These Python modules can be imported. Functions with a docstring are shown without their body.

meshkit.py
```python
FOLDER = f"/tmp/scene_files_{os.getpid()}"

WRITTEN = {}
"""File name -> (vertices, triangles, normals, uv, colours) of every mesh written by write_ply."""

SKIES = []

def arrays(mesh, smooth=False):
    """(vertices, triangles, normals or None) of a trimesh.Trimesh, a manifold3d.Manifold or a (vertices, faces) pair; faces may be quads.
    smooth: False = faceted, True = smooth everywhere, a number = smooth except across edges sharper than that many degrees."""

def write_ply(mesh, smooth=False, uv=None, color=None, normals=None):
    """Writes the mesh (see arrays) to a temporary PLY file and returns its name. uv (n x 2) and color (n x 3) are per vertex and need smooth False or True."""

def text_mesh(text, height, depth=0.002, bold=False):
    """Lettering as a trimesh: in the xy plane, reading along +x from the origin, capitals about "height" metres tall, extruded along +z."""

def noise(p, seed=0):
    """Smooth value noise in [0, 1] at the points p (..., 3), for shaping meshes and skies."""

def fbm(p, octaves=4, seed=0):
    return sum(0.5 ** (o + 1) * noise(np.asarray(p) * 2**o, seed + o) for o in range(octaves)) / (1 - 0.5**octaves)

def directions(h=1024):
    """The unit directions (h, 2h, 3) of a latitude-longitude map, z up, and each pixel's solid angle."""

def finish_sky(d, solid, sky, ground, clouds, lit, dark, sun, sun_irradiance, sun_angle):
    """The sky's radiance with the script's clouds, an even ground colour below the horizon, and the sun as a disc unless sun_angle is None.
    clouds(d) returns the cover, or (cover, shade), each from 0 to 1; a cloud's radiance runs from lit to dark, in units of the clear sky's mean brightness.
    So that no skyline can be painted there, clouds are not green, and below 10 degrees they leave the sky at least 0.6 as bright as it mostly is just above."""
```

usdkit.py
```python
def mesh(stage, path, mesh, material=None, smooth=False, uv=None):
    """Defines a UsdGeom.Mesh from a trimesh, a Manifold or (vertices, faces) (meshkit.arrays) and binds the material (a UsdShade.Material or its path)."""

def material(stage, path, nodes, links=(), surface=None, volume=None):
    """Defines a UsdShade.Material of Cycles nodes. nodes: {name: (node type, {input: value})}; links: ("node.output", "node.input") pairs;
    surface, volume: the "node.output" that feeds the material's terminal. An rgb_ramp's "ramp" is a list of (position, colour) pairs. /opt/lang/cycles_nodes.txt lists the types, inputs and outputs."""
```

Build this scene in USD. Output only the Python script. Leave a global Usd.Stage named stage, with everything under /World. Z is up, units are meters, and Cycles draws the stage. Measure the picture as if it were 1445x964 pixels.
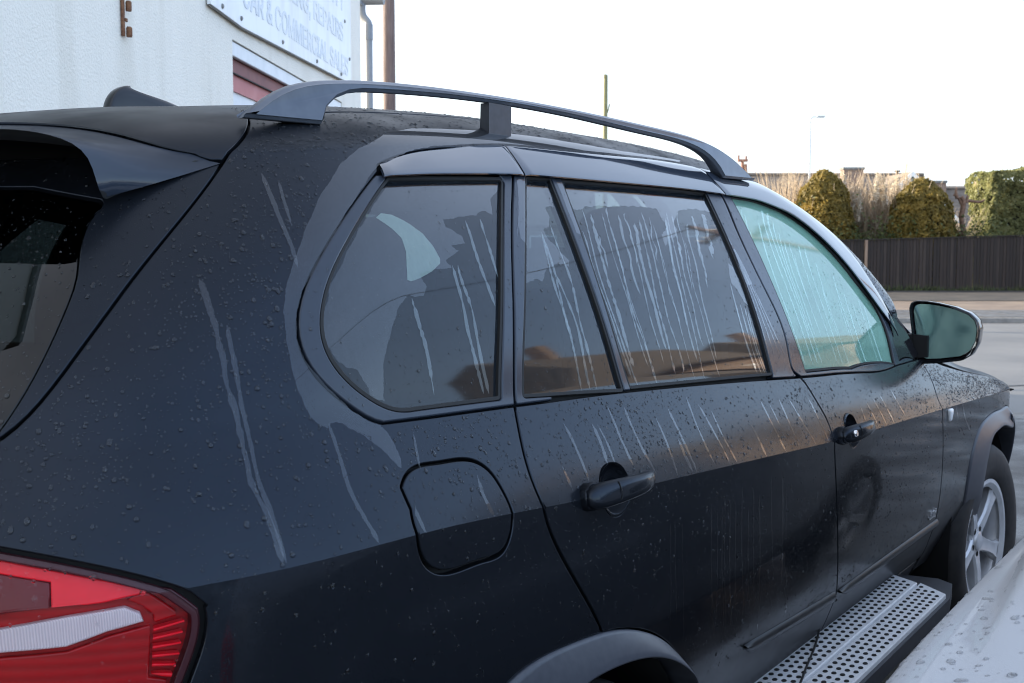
import math, random
import numpy as np, trimesh, shapely, usdkit, meshkit
from math import pi as PI
from shapely.geometry import Polygon, LineString, Point, MultiPolygon
from scipy.interpolate import PchipInterpolator as PCHIP, splprep, splev
from pxr import Usd, UsdGeom, UsdLux, UsdShade, Gf, Sdf, Vt

stage = Usd.Stage.CreateInMemory()
UsdGeom.SetStageUpAxis(stage, UsdGeom.Tokens.z)
UsdGeom.SetStageMetersPerUnit(stage, 1.0)
UsdGeom.Xform.Define(stage, '/World')
RNG = np.random.default_rng(7)

# ---------------------------------------------------------------- camera, sky, sun, exposure
EYE = np.array([-4.51, -1.88, 1.46]); YAW, PITCH = math.radians(34.3), math.radians(-4.6)
FW = np.array([math.cos(YAW) * math.cos(PITCH), math.sin(YAW) * math.cos(PITCH), math.sin(PITCH)])
RT = np.array([math.sin(YAW), -math.cos(YAW), 0.0]); UP = np.cross(RT, FW)
cam = UsdGeom.Camera.Define(stage, '/World/camera')
cam.AddTransformOp().Set(Gf.Matrix4d(*RT, 0, *UP, 0, *(-FW), 0, *EYE, 1))
cam.CreateHorizontalApertureAttr(36.0); cam.CreateFocalLengthAttr(1640 / 1445 * 36)
cam.CreateFStopAttr(14.0); cam.CreateFocusDistanceAttr(2.1)
cam.CreateExposureAttr(EXPOSURE := 1.55)
SUN_EL, SUN_YAW = math.radians(17), math.radians(104)       # low winter sun, ahead and to the left
SUN = np.array([math.cos(SUN_YAW) * math.cos(SUN_EL), math.sin(SUN_YAW) * math.cos(SUN_EL), math.sin(SUN_EL)])
sky_mat = usdkit.material(stage, '/World/Looks/sky', {
    'sky': ('sky_texture', {'sky_type': 'single_scattering', 'sun_disc': False, 'sun_elevation': SUN_EL, 'sun_rotation': math.atan2(SUN[0], SUN[1]), 'aerosol_density': 1.6, 'air_density': 1.0}),
    'tc': ('texture_coordinate', {}), 'mp': ('mapping', {'scale': (1.0, 1.0, 2.6)}),
    'n': ('noise_texture', {'scale': 1.7, 'detail': 6, 'roughness': .55}),
    'r': ('rgb_ramp', {'ramp': [(0.0, (.34, .34, .34)), (.30, (.34, .34, .34)), (.70, (.52, .52, .52)), (1, (.6, .6, .6))]}),
    'm': ('mix_color', {'use_clamp': False}), 'sz': ('vector_math', {'math_type': 'dot_product', 'vector2': tuple(SUN)}), 'vr': ('map_range', {'from_min': .45, 'from_max': -.45, 'clamp': True}),
    'vc': ('mix_color', {'a': (6.8, 6.9, 7.3), 'b': (4.7, 6.3, 9.3), 'use_clamp': False}),
    'bg': ('background_shader', {'strength': .10})},
    [('tc.generated', 'mp.vector'), ('mp.vector', 'n.vector'), ('n.fac', 'r.fac'), ('r.color', 'm.fac'), ('sky.color', 'm.a'), ('tc.generated', 'sz.vector1'), ('sz.value', 'vr.value'), ('vr.result', 'vc.fac'), ('vc.result', 'm.b'), ('m.result', 'bg.color')], surface='bg.background')
dome = UsdLux.DomeLight.Define(stage, '/World/sky')
UsdShade.MaterialBindingAPI.Apply(dome.GetPrim()).Bind(sky_mat)
dome.GetPrim().SetCustomDataByKey('kind', 'structure')
sun = UsdLux.DistantLight.Define(stage, '/World/sun')
sun.CreateNormalizeAttr(True); sun.CreateIntensityAttr(1.2); sun.CreateAngleAttr(.53); sun.CreateColorAttr(Gf.Vec3f(1, .90, .74))
_z = SUN; _x = np.cross([0, 0, 1], _z); _x /= np.linalg.norm(_x); _y = np.cross(_z, _x)
sun.AddTransformOp().Set(Gf.Matrix4d(*_x, 0, *_y, 0, *_z, 0, 0, 0, 0, 1))

# ---------------------------------------------------------------- helpers
_taken = {}
def numbered(path):
    n = _taken.get(path, -1) + 1
    _taken[path] = n
    return path if n == 0 else f'{path}_{n:03d}'
def custom(prim, **kw):
    for k, t in kw.items():
        if t: prim.SetCustomDataByKey(k, t)
    return prim
def thing(name, label, category, group=None, at=(0, 0, 0), turn=0):
    x = UsdGeom.Xform.Define(stage, numbered('/World/' + name))
    x.AddTranslateOp().Set(Gf.Vec3d(*map(float, at))); x.AddRotateZOp().Set(float(turn))
    return custom(x.GetPrim(), label=label, category=category, group=group)
def obj(name, mesh, m, parent=None, smooth=30, **kw):
    """one Mesh prim; mesh is a trimesh, (vertices, faces) or (vertices, faces, normals)"""
    path = numbered((str(parent.GetPath()) if parent else '/World') + '/' + name)
    if isinstance(mesh, tuple) and len(mesh) == 3:
        v, f, n = mesh
        g = UsdGeom.Mesh.Define(stage, path)
        g.CreatePointsAttr(Vt.Vec3fArray.FromNumpy(np.asarray(v, np.float32)))
        g.CreateFaceVertexCountsAttr(Vt.IntArray.FromNumpy(np.full(len(f), 3, np.int32)))
        g.CreateFaceVertexIndicesAttr(Vt.IntArray.FromNumpy(np.asarray(f, np.int32).ravel()))
        g.CreateSubdivisionSchemeAttr('none')
        g.CreateNormalsAttr(Vt.Vec3fArray.FromNumpy(np.asarray(n, np.float32))); g.SetNormalsInterpolation('vertex')
        UsdShade.MaterialBindingAPI.Apply(g.GetPrim()).Bind(m)
    else:
        g = usdkit.mesh(stage, path, mesh, m, smooth=smooth)
    return custom(g.GetPrim(), **kw)
def copy_of(src, name, at, turn=0, label=None, group=None, scale=None):
    x = UsdGeom.Xform.Define(stage, numbered('/World/' + name))
    x.GetPrim().GetReferences().AddInternalReference(src.GetPath())
    x.ClearXformOpOrder()
    x.AddTranslateOp().Set(Gf.Vec3d(*map(float, at))); x.AddRotateZOp().Set(float(turn))
    if scale: x.AddScaleOp().Set(Gf.Vec3f(*scale))
    x.GetPrim().SetInstanceable(True)
    return custom(x.GetPrim(), label=label, category=src.GetCustomDataByKey('category'), group=group)
def mat(name, nodes, links=(), surface='p.BSDF', volume=None):
    return usdkit.material(stage, '/World/Looks/' + name, nodes, list(links), surface=surface, volume=volume)
def plain(name, color, rough=.5, **kw):
    return mat(name, {'p': ('principled_bsdf', {'base_color': color, 'roughness': rough, **kw})})
def grained(name, c1, c2, scale, rough=.6, bump=0, bscale=None, detail=5, stretch=(1, 1, 1), dist=.01, ramp=(.35, .65), **kw):
    """two tones mixed by noise in object space, with a fine relief"""
    n = {'tc': ('texture_coordinate', {}), 'mp': ('mapping', {'scale': stretch}), 'n': ('noise_texture', {'scale': scale, 'detail': detail, 'roughness': .6}),
         'r': ('rgb_ramp', {'ramp': [(0, c1), (ramp[0], c1), (ramp[1], c2), (1, c2)]}), 'p': ('principled_bsdf', {'roughness': rough, **kw})}
    l = [('tc.object', 'mp.vector'), ('mp.vector', 'n.vector'), ('n.fac', 'r.fac'), ('r.color', 'p.base_color')]
    if bump:
        n['b'] = ('bump', {'strength': bump, 'distance': dist}); n['n2'] = ('noise_texture', {'scale': bscale or scale * 4, 'detail': 4, 'roughness': .6})
        l += [('mp.vector', 'n2.vector'), ('n2.fac', 'b.height'), ('b.normal', 'p.normal')]
    return mat(name, n, l)
def tm(v, f):
    return trimesh.Trimesh(np.asarray(v, float), np.asarray(f), process=False)
def box(x0, x1, y0, y1, z0, z1, bev=0):
    m = trimesh.creation.box([x1 - x0, y1 - y0, z1 - z0])
    if bev:
        b = bev; e = np.array([x1 - x0, y1 - y0, z1 - z0]) / 2
        pts = [np.array([sx * (e[0] - b * (k != 0)), sy * (e[1] - b * (k != 1)), sz * (e[2] - b * (k != 2))]) for sx in (-1, 1) for sy in (-1, 1) for sz in (-1, 1) for k in range(3)]
        m = trimesh.Trimesh(np.array(pts)).convex_hull
    m.apply_translation([(x0 + x1) / 2, (y0 + y1) / 2, (z0 + z1) / 2])
    return m
def join(*ms):
    return trimesh.util.concatenate([m for m in ms])
def tube(path, r, n=10, cap=True):
    """swept tube of radius r (number or per point) along a polyline"""
    p = np.asarray(path, float); r = np.broadcast_to(np.asarray(r, float), len(p))
    t = np.gradient(p, axis=0); t /= np.linalg.norm(t, axis=1, keepdims=True)
    ref = np.array([0, 0, 1.0]) if abs(t[:, 2]).mean() < .8 else np.array([1.0, 0, 0])
    a = np.cross(t, ref); a /= np.linalg.norm(a, axis=1, keepdims=True); b = np.cross(t, a)
    an = np.linspace(0, 2 * PI, n, endpoint=False)
    v = (p[:, None] + r[:, None, None] * (np.cos(an)[None, :, None] * a[:, None] + np.sin(an)[None, :, None] * b[:, None])).reshape(-1, 3)
    f = []
    for i in range(len(p) - 1):
        for j in range(n):
            k = (j + 1) % n
            f += [[i * n + j, i * n + k, (i + 1) * n + k], [i * n + j, (i + 1) * n + k, (i + 1) * n + j]]
    if cap:
        v = np.vstack([v, p[0], p[-1]]); m = len(v)
        for j in range(n):
            k = (j + 1) % n
            f += [[m - 2, k, j], [m - 1, (len(p) - 1) * n + j, (len(p) - 1) * n + k]]
    t_ = tm(v, f); t_.fix_normals()
    return t_
def lathe(profile, n=48, axis='z'):
    """surface of revolution of (r, h) pairs"""
    p = np.asarray(profile, float); an = np.linspace(0, 2 * PI, n, endpoint=False)
    v = np.stack([p[:, 0][:, None] * np.cos(an), p[:, 0][:, None] * np.sin(an), np.repeat(p[:, 1][:, None], n, 1)], -1).reshape(-1, 3)
    f = []
    for i in range(len(p) - 1):
        for j in range(n):
            k = (j + 1) % n
            f += [[i * n + j, i * n + k, (i + 1) * n + k], [i * n + j, (i + 1) * n + k, (i + 1) * n + j]]
    m = tm(v, f)
    if axis == 'y': m.apply_transform(trimesh.transformations.rotation_matrix(PI / 2, [1, 0, 0]))
    return m
def loft(rings, closed=True, caps=True):
    """skin over rings (k, n, 3)"""
    R = np.asarray(rings, float); k, n = R.shape[:2]; v = R.reshape(-1, 3); f = []
    for i in range(k - 1):
        for j in range(n if closed else n - 1):
            q = (j + 1) % n
            f += [[i * n + j, i * n + q, (i + 1) * n + q], [i * n + j, (i + 1) * n + q, (i + 1) * n + j]]
    if caps and closed:
        v = np.vstack([v, R[0].mean(0), R[-1].mean(0)])
        for j in range(n):
            q = (j + 1) % n
            f += [[len(v) - 2, q, j], [len(v) - 1, (k - 1) * n + j, (k - 1) * n + q]]
    m = tm(v, f)
    return m
def extrude(poly, h):
    return trimesh.creation.extrude_polygon(poly, h, engine='earcut')
def smooth_curve(pts, n=60, s=0.0):
    p = np.asarray(pts, float)
    tck, _ = splprep(p.T, s=s * s * len(p), k=min(3, len(p) - 1))
    return np.stack(splev(np.linspace(0, 1, n), tck), -1)
# ---------------------------------------------------------------- materials of the cars
def paint_mat(name, base, rough, dew=True, bump=.25, metallic=0, spec=.5, coat=0.0, dirt=True, tint=(1, 1, 1)):
    """car paint under fine dew: beads of 1 to 3 mm as relief, gloss that varies slightly"""
    n = {'tc': ('texture_coordinate', {}), 'v': ('voronoi_texture', {'scale': 330, 'randomness': 1}), 'n': ('noise_texture', {'scale': 7, 'detail': 4}),
         'v2': ('voronoi_texture', {'scale': 150, 'randomness': 1}),
         'h': ('map_range', {'from_min': .0, 'from_max': .32, 'to_min': 1, 'to_max': 0, 'clamp': True}), 'h2': ('map_range', {'from_min': .0, 'from_max': .16, 'to_min': 1.6, 'to_max': 0, 'clamp': True}),
         'a': ('math', {'math_type': 'add'}), 'b': ('bump', {'strength': bump, 'distance': .0009}),
         'rr': ('map_range', {'from_min': .3, 'from_max': .7, 'to_min': rough * .75, 'to_max': rough * 1.3}),
         'p': ('principled_bsdf', {'base_color': base, 'metallic': metallic, 'specular_ior_level': spec, 'coat_weight': coat, 'coat_roughness': .03, 'specular_tint': tint})}
    l = [('tc.object', 'v.vector'), ('tc.object', 'v2.vector'), ('tc.object', 'n.vector'), ('v.distance', 'h.value'), ('v2.distance', 'h2.value'), ('h.result', 'a.value1'), ('h2.result', 'a.value2'),
         ('a.value', 'b.height'), ('n.fac', 'rr.value'), ('rr.result', 'p.roughness')]
    n.update({'ge': ('geometry', {}), 'gz': ('separate_xyz', {}), 'dw': ('rgb_ramp', {'ramp': [(0, (.45, .45, .45)), (.05, (.5, .5, .5)), (.25, (1.0, 1.0, 1.0)), (.5, (1.5, 1.5, 1.5)), (.75, (3.2, 3.2, 3.2)), (1, (3.6, 3.6, 3.6))]}), 'dx': ('math', {'math_type': 'multiply'}),
              'sp': ('map_range', {'from_min': .45, 'from_max': .85, 'to_min': spec, 'to_max': spec * .35, 'clamp': True})})
    l = [x for x in l if x[1] != 'p.roughness'] + [('ge.normal', 'gz.vector'), ('gz.z', 'dw.fac'), ('rr.result', 'dx.value1'), ('dw.color', 'dx.value2'), ('dx.value', 'p.roughness'), ('gz.z', 'sp.value'), ('sp.result', 'p.specular_ior_level')]
    if dirt:
        n.update({'sx': ('separate_xyz', {}), 'n5': ('noise_texture', {'scale': 5, 'detail': 5}), 'zz': ('math', {'math_type': 'multiply_add', 'value2': .22}), 'dm': ('map_range', {'from_min': .56, 'from_max': .84, 'to_min': .85, 'to_max': 0, 'clamp': True}),
                  'mc': ('mix_color', {'a': base, 'b': (.030, .028, .027)}), 'mr': ('mix_float', {'b': .55})})
        l = [x for x in l if x[1] != 'p.roughness'] + [('tc.object', 'sx.vector'), ('tc.object', 'n5.vector'), ('n5.fac', 'zz.value1'), ('sx.z', 'zz.value3'), ('zz.value', 'dm.value'), ('dm.result', 'mc.fac'), ('mc.result', 'p.base_color'), ('dm.result', 'mr.fac'), ('dx.value', 'mr.a'), ('mr.result', 'p.roughness')]
    if dew: l += [('b.normal', 'p.normal')]
    return mat(name, n, l)
PAINT = paint_mat('dark_paint', (.0034, .0040, .0052), .11, bump=.14, spec=.35, tint=(.82, .94, 1.15))
GLOSS = plain('gloss_black_trim', (.006, .006, .007), .07)
FRAME = paint_mat('window_frame_paint', (.014, .018, .026), .15, bump=.08, dirt=False)
SATIN = grained('satin_grey_plastic', (.020, .022, .028), (.032, .034, .042), 60, .42, .25, 500, dist=.0006)
RAILM = grained('satin_roof_rail', (.075, .085, .105), (.095, .105, .125), 30, .30, 0, metallic=.25)
RUBBER = plain('black_rubber', (.006, .006, .006), .75)
SHELL = plain('dark_lining', (.0035, .0035, .0038), .85)
SEAT = grained('dark_upholstery', (.012, .012, .013), (.020, .019, .019), 40, .65)
ALU = grained('brushed_aluminium', (.80, .81, .83), (.90, .91, .92), 14, .42, .15, 220, stretch=(1, 8, 8), metallic=.12, dist=.0006)
RIM = grained('silver_wheel_paint', (.66, .67, .69), (.74, .75, .77), 20, .28, 0, metallic=.35)
TYRE = grained('tyre_rubber', (.012, .012, .013), (.028, .026, .025), 25, .7, .3, 90, dist=.002)
CHROME = plain('chrome', (.75, .76, .78), .12, metallic=1)
DARKHOLE = plain('dark_recess', (.004, .004, .004), .9)
def pane(name, tint, rough=.0, haze=0.0, haze_color=(.5, .7, .66), ior=1.5):
    """a window pane: tinted clear glass with a mirror reflection by fresnel; haze mixes in condensation"""
    n = {'t': ('transparent_bsdf', {'color': tint}), 'g': ('glossy_bsdf', {'roughness': rough, 'color': (1, 1, 1)}), 'ge': ('geometry', {}), 'io': ('mix_float', {'a': ior, 'b': 1 / ior, 'use_clamp': False}), 'f': ('fresnel', {}), 'm': ('mix_closure', {})}
    two = [('ge.backfacing', 'io.fac'), ('io.result', 'f.IOR')]            # a thin pane mirrors alike on both faces
    l = two + [('f.fac', 'm.fac'), ('t.BSDF', 'm.closure1'), ('g.BSDF', 'm.closure2')]
    if haze:
        n.update({'d': ('diffuse_bsdf', {'color': haze_color}), 'tl': ('translucent_bsdf', {'color': haze_color}), 'dt': ('mix_closure', {'fac': .45}), 'h': ('mix_closure', {}),
                  'tc': ('texture_coordinate', {}), 'mp': ('mapping', {'scale': (150, 150, 5)}), 'nz': ('noise_texture', {'scale': 1, 'detail': 3}),
                  'n0': ('noise_texture', {'scale': 7, 'detail': 4}), 'ad': ('math', {'math_type': 'multiply_add', 'value2': .5}),
                  'mr': ('map_range', {'from_min': .38, 'from_max': 1.05, 'to_min': haze * .80, 'to_max': min(1, haze * 1.25), 'clamp': True})})
        l = two + [('f.fac', 'm.fac'), ('h.closure', 'm.closure1'), ('g.BSDF', 'm.closure2'), ('d.BSDF', 'dt.closure1'), ('tl.BSDF', 'dt.closure2'), ('t.BSDF', 'h.closure1'), ('dt.closure', 'h.closure2'),
             ('tc.object', 'mp.vector'), ('mp.vector', 'nz.vector'), ('tc.object', 'n0.vector'), ('nz.fac', 'ad.value1'), ('n0.fac', 'ad.value3'), ('ad.value', 'mr.value'), ('mr.result', 'h.fac')]
    return mat(name, n, l, surface='m.closure')
PRIVACY = pane('privacy_glass', (.13, .175, .20), .045, haze=.05, haze_color=(.36, .45, .56), ior=1.48)
FOGGED = pane('fogged_glass', (.55, .80, .76), .05, haze=.92, haze_color=(.44, .82, .64))
SCREEN = pane('windscreen_glass', (.80, .90, .88))
FILM = pane('water_film', (1, 1, 1), .015, ior=1.46)
GLASSRUN = pane('glass_run', (1, 1, 1), .015, haze=.15, haze_color=(.60, .76, .80), ior=1.46)
DROP = mat('water_drop', {'g': ('glass_bsdf', {'IOR': 1.38, 'roughness': 0.0, 'color': (1, 1, 1)})}, surface='g.BSDF')
DEFL = plain('smoked_deflector', (.014, .018, .026), .06, specular_ior_level=1.0, coat_weight=.35)
FLARE = grained('flare_plastic', (.040, .043, .052), (.052, .055, .065), 60, .36, .2, 500, dist=.0006)
GLOWPATCH = pane('pale_glow_patch', (.9, 1, .97), .05, haze=.46, haze_color=(.46, .64, .55))  # pale green that paints the glow of the far window
# ---------------------------------------------------------------- the setting
DA = np.array([math.cos(YAW), math.sin(YAW)]); DB = np.array([-math.sin(YAW), math.cos(YAW)])
def road_pt(a, b, z=0.0):
    """a metres across the road from the parking place, b metres to the left along it"""
    q = EYE[:2] + a * DA + b * DB
    return np.array([q[0], q[1], z])
TURN = math.degrees(YAW)
ASPH = mat('worn_wet_asphalt', {'tc': ('texture_coordinate', {}), 'n': ('noise_texture', {'scale': .45, 'detail': 5}), 'n2': ('noise_texture', {'scale': 90, 'detail': 3}), 'n3': ('noise_texture', {'scale': 1.7, 'detail': 4}),
    'r': ('rgb_ramp', {'ramp': [(0, (.048, .045, .043)), (.42, (.064, .060, .057)), (.6, (.088, .083, .078)), (1, (.105, .098, .09))]}), 'rs': ('rgb_ramp', {'ramp': [(0, (.55, .55, .55)), (.5, (.9, .9, .9)), (.75, (1.5, 1.45, 1.4))]}),
    'mx': ('mix_color', {'blend_type': 'multiply', 'fac': 1.0, 'use_clamp': False}), 'rr': ('map_range', {'from_min': .4, 'from_max': .6, 'to_min': .32, 'to_max': .62}), 'b': ('bump', {'strength': .5, 'distance': .006}), 'p': ('principled_bsdf', {})},
    [('tc.object', 'n.vector'), ('tc.object', 'n2.vector'), ('tc.object', 'n3.vector'), ('n.fac', 'r.fac'), ('n2.fac', 'rs.fac'), ('r.color', 'mx.a'), ('rs.color', 'mx.b'), ('mx.result', 'p.base_color'), ('n3.fac', 'rr.value'), ('rr.result', 'p.roughness'), ('n2.fac', 'b.height'), ('b.normal', 'p.normal')])
ROAD = grained('road_surface', (.085, .080, .075), (.14, .132, .122), .5, .42, .4, 60, dist=.006)
PAVE = grained('brown_pavement', (.13, .094, .066), (.20, .15, .106), 1.2, .6, .3, 40, dist=.004)
KERB = grained('kerb_concrete', (.16, .15, .14), (.25, .24, .22), 6, .7, .3, 60, dist=.003)
DARKGROUND = grained('dark_strip_ground', (.022, .020, .018), (.055, .047, .040), 1.4, .85, .5, 30, dist=.02)  # dark tone of the strip beside the fence
obj('ground', tm([(-700, -700, 0), (700, -700, 0), (700, 700, 0), (-700, 700, 0)], [[0, 1, 2], [0, 2, 3]]), ASPH, kind='structure', smooth=False)
def strip(name, a0, a1, b0, b1, z, m, **kw):
    p = [road_pt(a0, b0, z), road_pt(a1, b0, z), road_pt(a1, b1, z), road_pt(a0, b1, z)]
    return obj(name, tm(p, [[0, 2, 1], [0, 3, 2]]), m, smooth=False, kind='structure', **kw)
strip('road', 10.2, 22.6, -60, 60, .004, ROAD)
pv = loft([[road_pt(22.75, b, 0), road_pt(22.75, b, .10), road_pt(36.8, b, .12), road_pt(36.8, b, 0)] for b in (-60, 60)]); pv.fix_normals()
pavement = obj('pavement', pv, PAVE, smooth=False, kind='structure')
for k in range(18):                                        # kerb stones of the far pavement, one by one
    b0 = -22 + k * .92
    ks = loft([[road_pt(22.60, b, 0), road_pt(22.60, b, .085), road_pt(22.63, b, .105), road_pt(22.76, b, .105), road_pt(22.76, b, 0)] for b in (b0, b0 + .91)]); ks.fix_normals()
    obj('kerb_stone', ks, KERB, pavement, smooth=False)
strip('dark_strip', 29.6, 36.75, -60, 60, .1215, DARKGROUND)  # darker band of ground along the foot of the fence
strip('footway', 22.78, 25.4, -60, 60, .1105, ASPH)
dk = loft([[road_pt(9.9, b, 0), road_pt(9.92, b, .02), road_pt(10.12, b, .02), road_pt(10.16, b, 0)] for b in (-30, 30)]); dk.fix_normals()
obj('kerb_strip', dk, KERB, smooth=False, kind='structure')
SEAMM = plain('tar_seam', (.02, .02, .021), .5)
for k, pts in enumerate([[(12.2, -5.2), (12.9, -6.6), (13.8, -8.2), (14.0, -9.5), (15.0, -12)]]):
    c = smooth_curve(pts, 24); w = .035
    v = np.vstack([[road_pt(a - w, b, .008) for a, b in c], [road_pt(a + w, b, .008) for a, b in c]])
    obj('road_seam', tm(v, [[i, i + 1, i + 25] for i in range(23)] + [[i, i + 25, i + 24] for i in range(23)]), SEAMM, smooth=False, kind='structure')
GRASS = grained('verge_grass', (.03, .045, .012), (.08, .09, .03), 9, .8, 0)
gv, gf = [], []
for k in range(2600):                                      # weeds along the foot of the fence
    a, b = 36.75 - abs(RNG.normal(0, .10)), RNG.uniform(-24, -7); h = RNG.uniform(.03, .16) * (1 + .8 * meshkit.noise(np.array([b * 1.3, 0, 0])))
    p = road_pt(a, b, .11); an = RNG.uniform(0, PI); d = np.array([math.cos(an), math.sin(an), 0]) * .012; t = np.append(RNG.normal(0, .04, 2), h)
    i = len(gv); gv += [p - d, p + d, p + t]; gf.append([i, i + 1, i + 2])
obj('verge_weeds', tm(gv, gf), GRASS, smooth=False, kind='stuff')

# ---- the white garage building on the left: local x runs along its wall, local y into it
JAMB, WTURN = (1.735, 4.988, 0), 30.2
STUCCO = mat('roughcast_render', {'tc': ('texture_coordinate', {}), 'v': ('noise_texture', {'scale': 62, 'detail': 3, 'roughness': .55}), 'mp': ('mapping', {'scale': (2.6, 2.6, .35)}), 'n': ('noise_texture', {'scale': .9, 'detail': 7, 'roughness': .6}), 'n2': ('noise_texture', {'scale': 45, 'detail': 3}),
    'r': ('rgb_ramp', {'ramp': [(.0, (.66, .60, .505)), (.36, (.765, .71, .61)), (.5, (.83, .775, .675)), (.7, (.86, .80, .70))]}), 'a': ('math', {'math_type': 'multiply_add', 'value2': .6}), 'b': ('bump', {'strength': .55, 'distance': .014}), 'p': ('principled_bsdf', {'roughness': .75})},
    [('tc.object', 'v.vector'), ('tc.object', 'mp.vector'), ('mp.vector', 'n.vector'), ('tc.object', 'n2.vector'), ('n.fac', 'r.fac'), ('r.color', 'p.base_color'), ('v.fac', 'b.height'), ('b.normal', 'p.normal')])
WHITEP = grained('white_sign_paint', (.66, .65, .62), (.82, .82, .81), 1.6, .4, stretch=(2, 2, .5), ramp=(.28, .55))
WHITEW = grained('white_painted_timber', (.70, .71, .71), (.80, .80, .80), 5, .5, .15, 60, dist=.002)
REDP = grained('faded_red_paint', (.42, .12, .12), (.52, .20, .19), 2.5, .55)
REDD = grained('dark_red_paint', (.13, .025, .028), (.19, .04, .04), 8, .5)
LETTER = grained('faded_blue_lettering', (.62, .65, .69), (.77, .78, .79), 2.2, .45)
RUST = grained('rusty_iron', (.12, .045, .02), (.26, .12, .055), 40, .8, .6, 120, dist=.003)
g = thing('garage_building', 'white roughcast building with a door opening, left behind the black car', 'building', at=JAMB, turn=WTURN)
face = Polygon([(-9.2, 0), (5.0, 0), (5.0, 5.6), (-9.2, 5.6)], [[(.06, .0001), (3.95, .0001), (3.95, 3.06), (.06, 3.06)]]).buffer(0)
w = extrude(Polygon([(-9.2, 0), (.06, 0), (.06, 3.06), (3.95, 3.06), (3.95, 0), (5.0, 0), (5.0, 5.6), (-9.2, 5.6)]), .30); w.apply_transform(trimesh.transformations.rotation_matrix(PI / 2, [1, 0, 0])); w.apply_translation([0, .30, 0])
obj('front_wall', w, STUCCO, g, smooth=False)
for x0, x1 in ((4.70, 4.995), (-9.195, -8.9)): obj('side_wall', box(x0, x1, .301, 8, 0, 5.6), STUCCO, g, smooth=False)
obj('rear_wall', box(-9.19, 4.99, 8.0, 8.3, 0, 5.6), STUCCO, g, smooth=False)
obj('roof', join(box(-9.4, 5.05, -.1, 8.4, 5.6, 5.75)), KERB, g, smooth=False)
obj('lintel_board', box(.062, 3.948, .012, .05, 2.945, 3.052, .004), WHITEW, g, smooth=False)
dr = obj('garage_door', box(.062, 3.948, .16, .20, .0, 2.42), WHITEW, g, smooth=False)
for k in range(9): obj('door_panel', box(.07 + k * .43, .07 + k * .43 + .415, .135, .159, .05, 2.40, .006), WHITEW, dr, smooth=False)
obj('door_head', box(.062, 3.948, .06, .20, 2.835, 2.944), REDD, g, smooth=False)
obj('door_fascia', box(.062, 3.948, .075, .20, 2.70, 2.834), REDP, g, smooth=False)
obj('door_rail', box(.062, 3.948, .09, .20, 2.421, 2.699), WHITEW, g, smooth=False)
obj('door_track', box(.062, 3.948, .052, .059, 2.828, 2.838), RUBBER, g, smooth=False)
s = thing('wall_sign', 'large white sign board with faded blue lettering above the garage door', 'sign', at=JAMB, turn=WTURN)
sb = extrude(Polygon([(-.55, 3.20), (.2, 3.175), (4.25, 3.30), (4.25, 4.75), (-.55, 4.75)]), .03); sb.apply_transform(trimesh.transformations.rotation_matrix(PI / 2, [1, 0, 0])); sb.apply_translation([0, -.012, 0])
obj('board', sb, WHITEP, s, smooth=False)
obj('board_edge', tube([(-.55, -.03, 4.75), (-.55, -.03, 3.197), (.2, -.03, 3.172), (4.25, -.03, 3.297)], .009, 6), KERB, s)
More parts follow.
